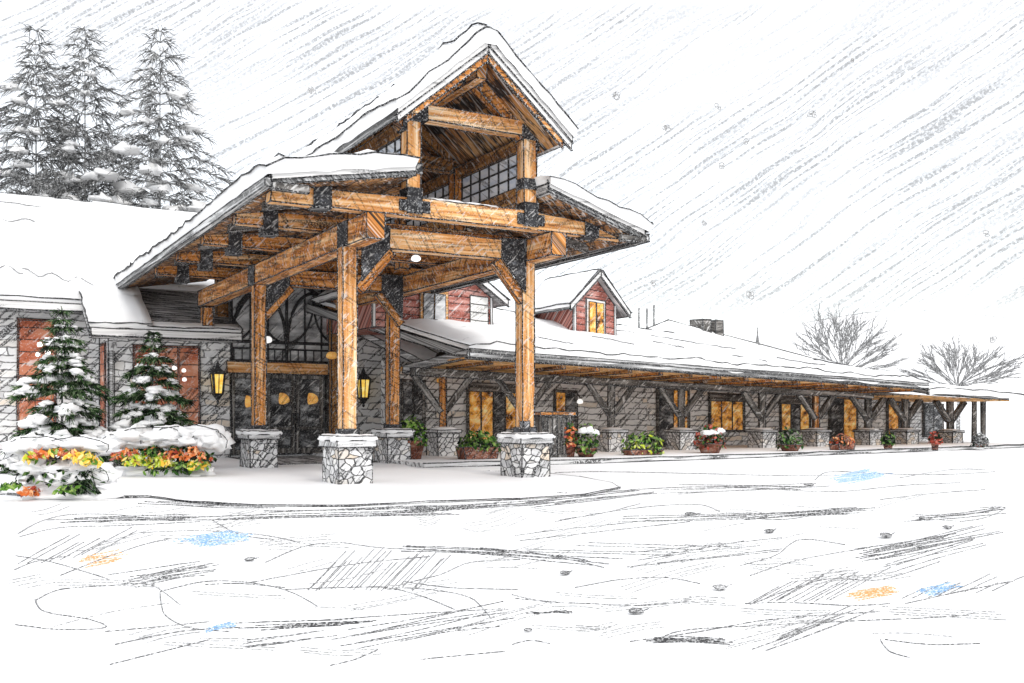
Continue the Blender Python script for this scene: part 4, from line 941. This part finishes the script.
snowbush('wide snow-capped bush with lime leaves and orange flowers before the wall', 166, 473, 105, 40,
         [(-40, -30, 22, 10), (-12, -36, 34, 11), (24, -38, 34, 10), (46, -30, 18, 13), (8, -30, 30, 8)],
         [(-38, -16, 9, 8, OO+['leaf_green'], 60), (-22, -11, 13, 10, LO+['leaf_lime', 'leaf_green'], 120), (-28, -20, 8, 6, OO, 40), (-6, -20, 10, 7, GRN+['flower_orange'], 50), (0, -9, 15, 10, LO, 130), (14, -17, 10, 9, OO, 70), (24, -6, 11, 8, GRN, 60), (34, -17, 10, 10, OO, 75), (38, -7, 12, 8, LO+['leaf_green'], 110), (46, -14, 7, 8, OO+GRN, 50), (8, -2, 26, 5, GRN, 70)])
# planters and pots on the wing pavement
def planter(label, px, py, w, h, kind, mats, leaf=.09, hp=.45, snow=False):
    b0 = gp(px, py, .14); k = b0.y/FPX; W2 = w*k/2; Hh = h*k
    o = thing('planter', label, 'planter', b0, 'planters along the wing colonnade')
    F = lambda a, b_, c: Vector((b0.x+a*cos(B)-b_*sin(B), b0.y+a*sin(B)+b_*cos(B), b0.z+c))
    if kind == 'trough':
        one('trough', o, lambda m: m.prism(F, [(-W2*.85, -.25, 0), (W2*.85, -.25, 0), (W2, -.25, Hh*hp), (-W2, -.25, Hh*hp)], (0, .5, 0), 'clay', 0, 1.2))
    else:
        n = max(1, round(w/22))
        one('pot', o, lambda m: [m.lathe(F((i-(n-1)/2)*2*W2/n, 0, 0), [(W2/n*.6, 0), (W2/n*.85, Hh*hp*.85), (W2/n*.95, Hh*hp*.86), (W2/n*.95, Hh*hp)], 'clay', 12, 1.1) for i in range(n)])
    one('plant', o, lambda m: leafcloud(m, F(0, 0, Hh*hp), W2*1.1, .5, Hh*(1-hp)*1.15, int(90+w*4), leaf, mats))
    if snow:
        for i in range(3): one('snow_clump', o, lambda m: m.blob(F((i-1)*.6*W2, -.15, Hh*(.70+.14*R.random())), W2*.42, .28, Hh*.13, 'snow_clean', .3))
GR = ['leaf_green', 'leaf_deep', 'leaf_green', 'leaf_deep', 'needles_dark']
planter('clay pot of leafy green foliage behind the right rear canopy pier', 412, 459, 30, 42, 'pot', GR)
planter('low clay trough of bright green foliage left of the near right canopy pier', 478, 459, 42, 27, 'trough', GR)
planter('small clay pot of red leaves beside the dark cabinet', 570, 457, 14, 34, 'pot', ['flower_red', 'flower_orange', 'leaf_deep'])
planter('dark leafy shrub in a pot with snow on it, between cabinet and pier', 586, 457, 24, 32, 'pot', ['leaf_deep', 'leaf_green', 'needles_dark'], snow=True, hp=.3)
planter('wide trough overflowing with light green shrubs between two wing piers', 643, 455, 42, 23, 'trough', ['leaf_green', 'leaf_green', 'leaf_deep', 'leaf_lime', 'needles_dark'], hp=.25)
planter('pot of red flowering shrubs topped with a snow cap', 710, 453, 30, 27, 'pot', ['flower_red', 'leaf_deep', 'flower_red', 'needles_dark'], snow=True, hp=.35)
planter('dark evergreen shrub in a pot under an orange window', 790, 451, 26, 22, 'pot', ['leaf_deep', 'needles_dark', 'needles_green'], hp=.3)
planter('rusty brown shrub in a trough before the dark doorway', 842, 450, 24, 15, 'trough', ['flower_red', 'clay', 'needles_dark', 'flower_orange'], hp=.4)
planter('dark shrub in a pot between the last two stone piers', 888, 449, 12, 16, 'pot', ['needles_dark', 'leaf_deep'], hp=.4)
planter('red leafed shrub in a pot at the step of the roof', 935, 450, 9, 17, 'pot', ['flower_red', 'flower_red', 'needles_dark'], hp=.5)
planter('round grey shrub in a pot by the thin end posts', 980, 447, 14, 13, 'pot', ['needles_dark', 'needles_grey', 'needles_grey'], hp=.25)
# dark cabinet with a wooden top
b0 = gp(551, 457, .14)
cb = thing('cabinet', 'dark slatted cabinet with a wooden top behind the front right pier', 'cabinet', b0)
F = lambda a, b_, c: Vector((b0.x+a*cos(B)-b_*sin(B), b0.y+a*sin(B)+b_*cos(B), b0.z+c))
one('body', cb, lambda m: (m.box(F, -.6, .6, -.35, .35, 0, 1.42, 'timber_grey', 'z', 1.3), [m.box(F, -.55+i*.19, -.42+i*.19, -.375, -.352, .1, 1.32, 'timber_grey', 'z', .8) for i in range(6)]))
one('top', cb, lambda m: m.box(F, -.72, .72, -.45, .45, 1.42, 1.53, 'wood', 'x', 1.3))
# small lamps along the wing wall
for (x, y, lab) in ((440, 381, 'small warm globe lamp on the wing wall by the first forked post'), (580, 402, 'small pale lamp on the wing wall above the potted shrub')):
    k = kx(x, 2.8); p = WF(k, 2.8, 0); p.z = EYE+(HOR-y)*p.y/FPX
    o = thing('wall_lamp', lab, 'lamp', p, 'lamps on the wing wall')
    one('globe', o, lambda m: m.blob(p, .13, .13, .13, 'lamp_orange' if x < 500 else 'lamp_white', 0, 12, 8))
    one('bracket', o, lambda m: m.tube([p+Vector((0, 0, .18)), p+Vector((-.05, .1, .3)), p+Vector((-.1, .2, .3))], .03, 'iron', 5))

# bare trees beyond the far end
def baretree(label, px, top, base_y, spread, seed):
    global R
    old = R; R = random.Random(seed)
    Y = 75.; b0 = Vector(((px-512)/FPX*Y, Y, 0)); H = EYE+(HOR-top)*Y/FPX; fork = EYE+(HOR-base_y)*Y/FPX
    o = thing('bare_tree', label, 'tree', b0, 'bare winter trees beyond the wing')
    tk = MB(); tk.tube([b0, b0+Vector((.05, 0, fork*.5)), b0+Vector((0, 0, fork))], .17, 'twig', 7, .1, .7); tk.build('trunk', o)
    cr = MB(); hs = H-fork; sw = spread/FPX*Y
    def grow(p, d, L, lv, lw):
        mid = p+d*L*.5+Vector((R.uniform(-1, 1), R.uniform(-1, 1), R.uniform(-.3, .6)))*L*.07
        e = p+d*L
        cr.tube([p, mid, e], lambda x: lr(x, lw), 'twig', 4, 0, .65, cap=False)
        if lv == 0: return
        for q in range(3):
            t = .4+.6*(q+1)/3 if q == 2 else .35+.3*q+R.random()*.2; st = p.lerp(mid, t*2) if t < .5 else mid.lerp(e, min(1, t*2-1))
            nd = (d+Vector((R.uniform(-1, 1), R.uniform(-.8, .8), R.uniform(-.45, .5)))*.52).normalized()
            grow(st, nd, L*R.uniform(.5, .72), lv-1, lw*.82)
    n = 24
    for i in range(n):
        a = PI*(i+.5)/n+R.uniform(-.1, .1)
        d = Vector((cos(a)*sw, R.uniform(-.6, .6)*sw, (sin(a)*.88+.14)*hs)); L = d.length*R.uniform(.50, .60)
        grow(b0+Vector((0, 0, fork*R.uniform(.85, 1.0))), d.normalized(), L, 3, 1.25)
    cr.build('crown', o); R = old
baretree('large bare winter tree rising behind the wing roof, left of the smaller one', 842, 312, 368, 52, 4)
baretree('smaller bare winter tree at the far right beyond the roof end', 958, 341, 385, 50, 9)
# falling flakes and leaves lying on the snow
def flake(name, label, c, size, kind, group, cat, mat='pencil_soft', lw=1.2):
    m = MB(); c = Vector(c); k = size*c.y/FPX
    q0 = R.uniform(0, 6)
    for j in range(2 if kind == 'round' else 3):
        o = Vector((R.uniform(-.4, .4), 0, R.uniform(-.5, .5)))*k
        rx, rz = k*R.uniform(.35, .7), k*R.uniform(.25, .5); n = 9
        m.tube([c+o+Vector((rx*cos(2*PI*i/n+q0), R.uniform(-.1, .1)*k, rz*sin(2*PI*i/n+q0))) for i in range(n+1)], lambda p: lr(p, lw), mat, 4, .3)
    if kind != 'round':
        m.add([c+Vector((-.5*k, 0, -.3*k)), c+Vector((.4*k, .05, -.1*k)), c+Vector((.1*k, 0, .5*k))], [(0, 1, 2)], mat)
    o = m.build(name, None, None, c); tag(o, label, cat, group)
sky_flakes = [(311, 90, 5), (615, 95, 7), (666, 128, 5), (750, 296, 5), (720, 166, 4), (813, 113, 6), (653, 282, 4), (718, 107, 4), (745, 142, 4), (704, 222, 3.5), (853, 60, 4), (986, 234, 4), (993, 340, 5)]
for i, (x, y, s) in enumerate(sky_flakes):
    lab = 'loose curled grey snowflake drifting in the white sky'
    flake('snowflake', lab, at(x, y, 20+3*(i % 4)), s, 'round' if s < 4.6 else 'leafy', 'snowflakes drifting in the air', 'snowflake', 'pencil_faint', 1.1)
for i, (x, y, s) in enumerate([(636, 614, 8), (720, 590, 8), (886, 538, 8), (809, 486, 5), (769, 533, 6), (925, 520, 5), (947, 529, 5), (528, 632, 4), (565, 575, 6), (250, 561, 5), (690, 516, 6), (560, 495, 4)]):
    p = gp(x, y); m = MB(); k = s*p.y/FPX; q = R.uniform(-.5, .5)
    u = Vector((cos(q), sin(q)*1.5, 0)); v = Vector((-sin(q), cos(q)*2.5, .5))
    z = Vector((0, 0, .01+.25*k))
    ring = [p+z+u*(k*cos(a)*R.uniform(.8, 1.15))+v*(.35*k*sin(a)*R.uniform(.7, 1.2)) for a in [2*PI*j/10 for j in range(10)]]
    m.add(ring, [tuple(range(10))], 'pencil_faint' if i % 2 else 'pencil_soft')
    m.tube(ring+[ring[0]], lambda x_: lr(x_, 1.2), 'pencil_dark', 3, .3)
    m.tube([p+z+u*k*1.0, p+z+u*k*1.7+Vector((0, 0, .2*k))], lambda x_: lr(x_, 1.2), 'pencil_dark', 3, .2)
    tag(m.build('fallen_leaf', None, None, p), 'small curled dark leaf lying on the snowy forecourt', 'leaf', 'leaves lying on the forecourt snow')

# ================================================================== CAMERA, SKY, SUN
cd = bpy.data.cameras.new('camera'); cam = bpy.data.objects.new('camera', cd); C.objects.link(cam)
cam.location = CAM; cam.rotation_euler = (PI/2, 0, 0)
cd.sensor_width = 36; cd.lens = 36*FPX/1024; cd.shift_y = (HOR-341.5)/1024; cd.clip_end = 4000; cd.clip_start = .1
bpy.context.scene.camera = cam
w = bpy.data.worlds.new('World'); bpy.context.scene.world = w; w.use_nodes = True
nt = w.node_tree; nt.nodes.clear(); n = N(nt)
sunel, sunaz = math.radians(42), math.radians(150)
sky = n.node('ShaderNodeTexSky', sky_type='NISHITA', sun_disc=False); sky.sun_elevation = sunel; sky.sun_rotation = sunaz
b1 = n.node('ShaderNodeBackground'); nt.links.new(sky.outputs[0], b1.inputs[0]); b1.inputs[1].default_value = .05
# wind-driven snow streaks in an overcast sky, by azimuth and elevation
d = n.node('ShaderNodeTexCoord').outputs['Generated']
sp = n.node('ShaderNodeSeparateXYZ'); n.put(sp.inputs[0], d)
az = n.math('ARCTAN2', sp.outputs[0], sp.outputs[1]); el = n.math('ARCSINE', sp.outputs[2])
cb_ = n.node('ShaderNodeCombineXYZ'); n.put(cb_.inputs[0], az); n.put(cb_.inputs[1], el)
v = cb_.outputs[0]
wv = n.node('ShaderNodeTexNoise'); n.put(wv.inputs['Vector'], v); wv.inputs['Scale'].default_value = 3.5; wv.inputs['Detail'].default_value = 3
va = n.node('ShaderNodeVectorMath', operation='MULTIPLY_ADD'); n.put(va.inputs[0], wv.outputs['Color']); va.inputs[1].default_value = (.042, .042, 0); n.put(va.inputs[2], v)
v = va.outputs[0]
grain = n.step(n.noise(v, 340, 3, .75), .30, .58)
patch = n.step(n.noise(n.mapping(n.mapping(v, rot=(0, 0, -.5)), scale=(2.6, 7, 1)), 1, 2), .30, .50)
patch2 = n.step(n.noise(n.mapping(n.mapping(v, rot=(0, 0, -.42), loc=(3, 7, 0)), scale=(3, 8, 1)), 1, 2), .38, .56)
s1 = n.stroke(v, .52, 300, 6.5, .50, .61, 1)
s2 = n.stroke(v, .60, 340, 8, .50, .61, 2)
s4 = n.math('MULTIPLY', n.stroke(v, .47, 330, 14, .46, .60, 6), n.step(n.noise(n.mapping(n.mapping(v, rot=(0, 0, -.5), loc=(9, 2, 0)), scale=(3.5, 9, 1)), 1, 2), .34, .60))
s3 = n.stroke(v, .42, 230, 5.5, .60, .67, 4)
low = n.math('MULTIPLY', n.step(el, .05, .13), n.math('SUBTRACT', 1, n.step(el, .375, .405)))
st = n.math('MAXIMUM', n.math('MULTIPLY', s1, patch), n.math('MULTIPLY', n.math('MULTIPLY', s2, .9), patch2))
st = n.math('MAXIMUM', n.math('MAXIMUM', st, n.math('MULTIPLY', s4, .62)), n.math('MULTIPLY', s3, .6))
st = n.math('MULTIPLY', n.math('MULTIPLY', st, grain), low)
b2 = n.node('ShaderNodeBackground'); b2.inputs[0].default_value = (1, .998, .992, 1); b2.inputs[1].default_value = 1.22
b3 = n.node('ShaderNodeBackground'); b3.inputs[0].default_value = (.24, .24, .24, 1); b3.inputs[1].default_value = 1
ad = n.node('ShaderNodeAddShader'); nt.links.new(b1.outputs[0], ad.inputs[0]); nt.links.new(b2.outputs[0], ad.inputs[1])
mx = n.node('ShaderNodeMixShader'); n.put(mx.inputs[0], n.math('MULTIPLY', st, .70)); nt.links.new(ad.outputs[0], mx.inputs[1]); nt.links.new(b3.outputs[0], mx.inputs[2])
ad = mx
wo = n.node('ShaderNodeOutputWorld'); nt.links.new(ad.outputs[0], wo.inputs[0])
sl = bpy.data.lights.new('sun', 'SUN'); sl.energy = 1.0; sl.angle = math.radians(12); sl.color = (1, .96, .9)
so = bpy.data.objects.new('sun', sl); C.objects.link(so)
so.rotation_euler = (PI/2-sunel, 0, PI-sunaz)
sc = bpy.context.scene
sc.view_settings.view_transform = 'Standard'; sc.view_settings.look = 'None'; sc.view_settings.exposure = 0; sc.view_settings.gamma = 1
sc.cycles.max_bounces = 6
for o in bpy.data.objects:
    if '_w' in o: del o['_w']
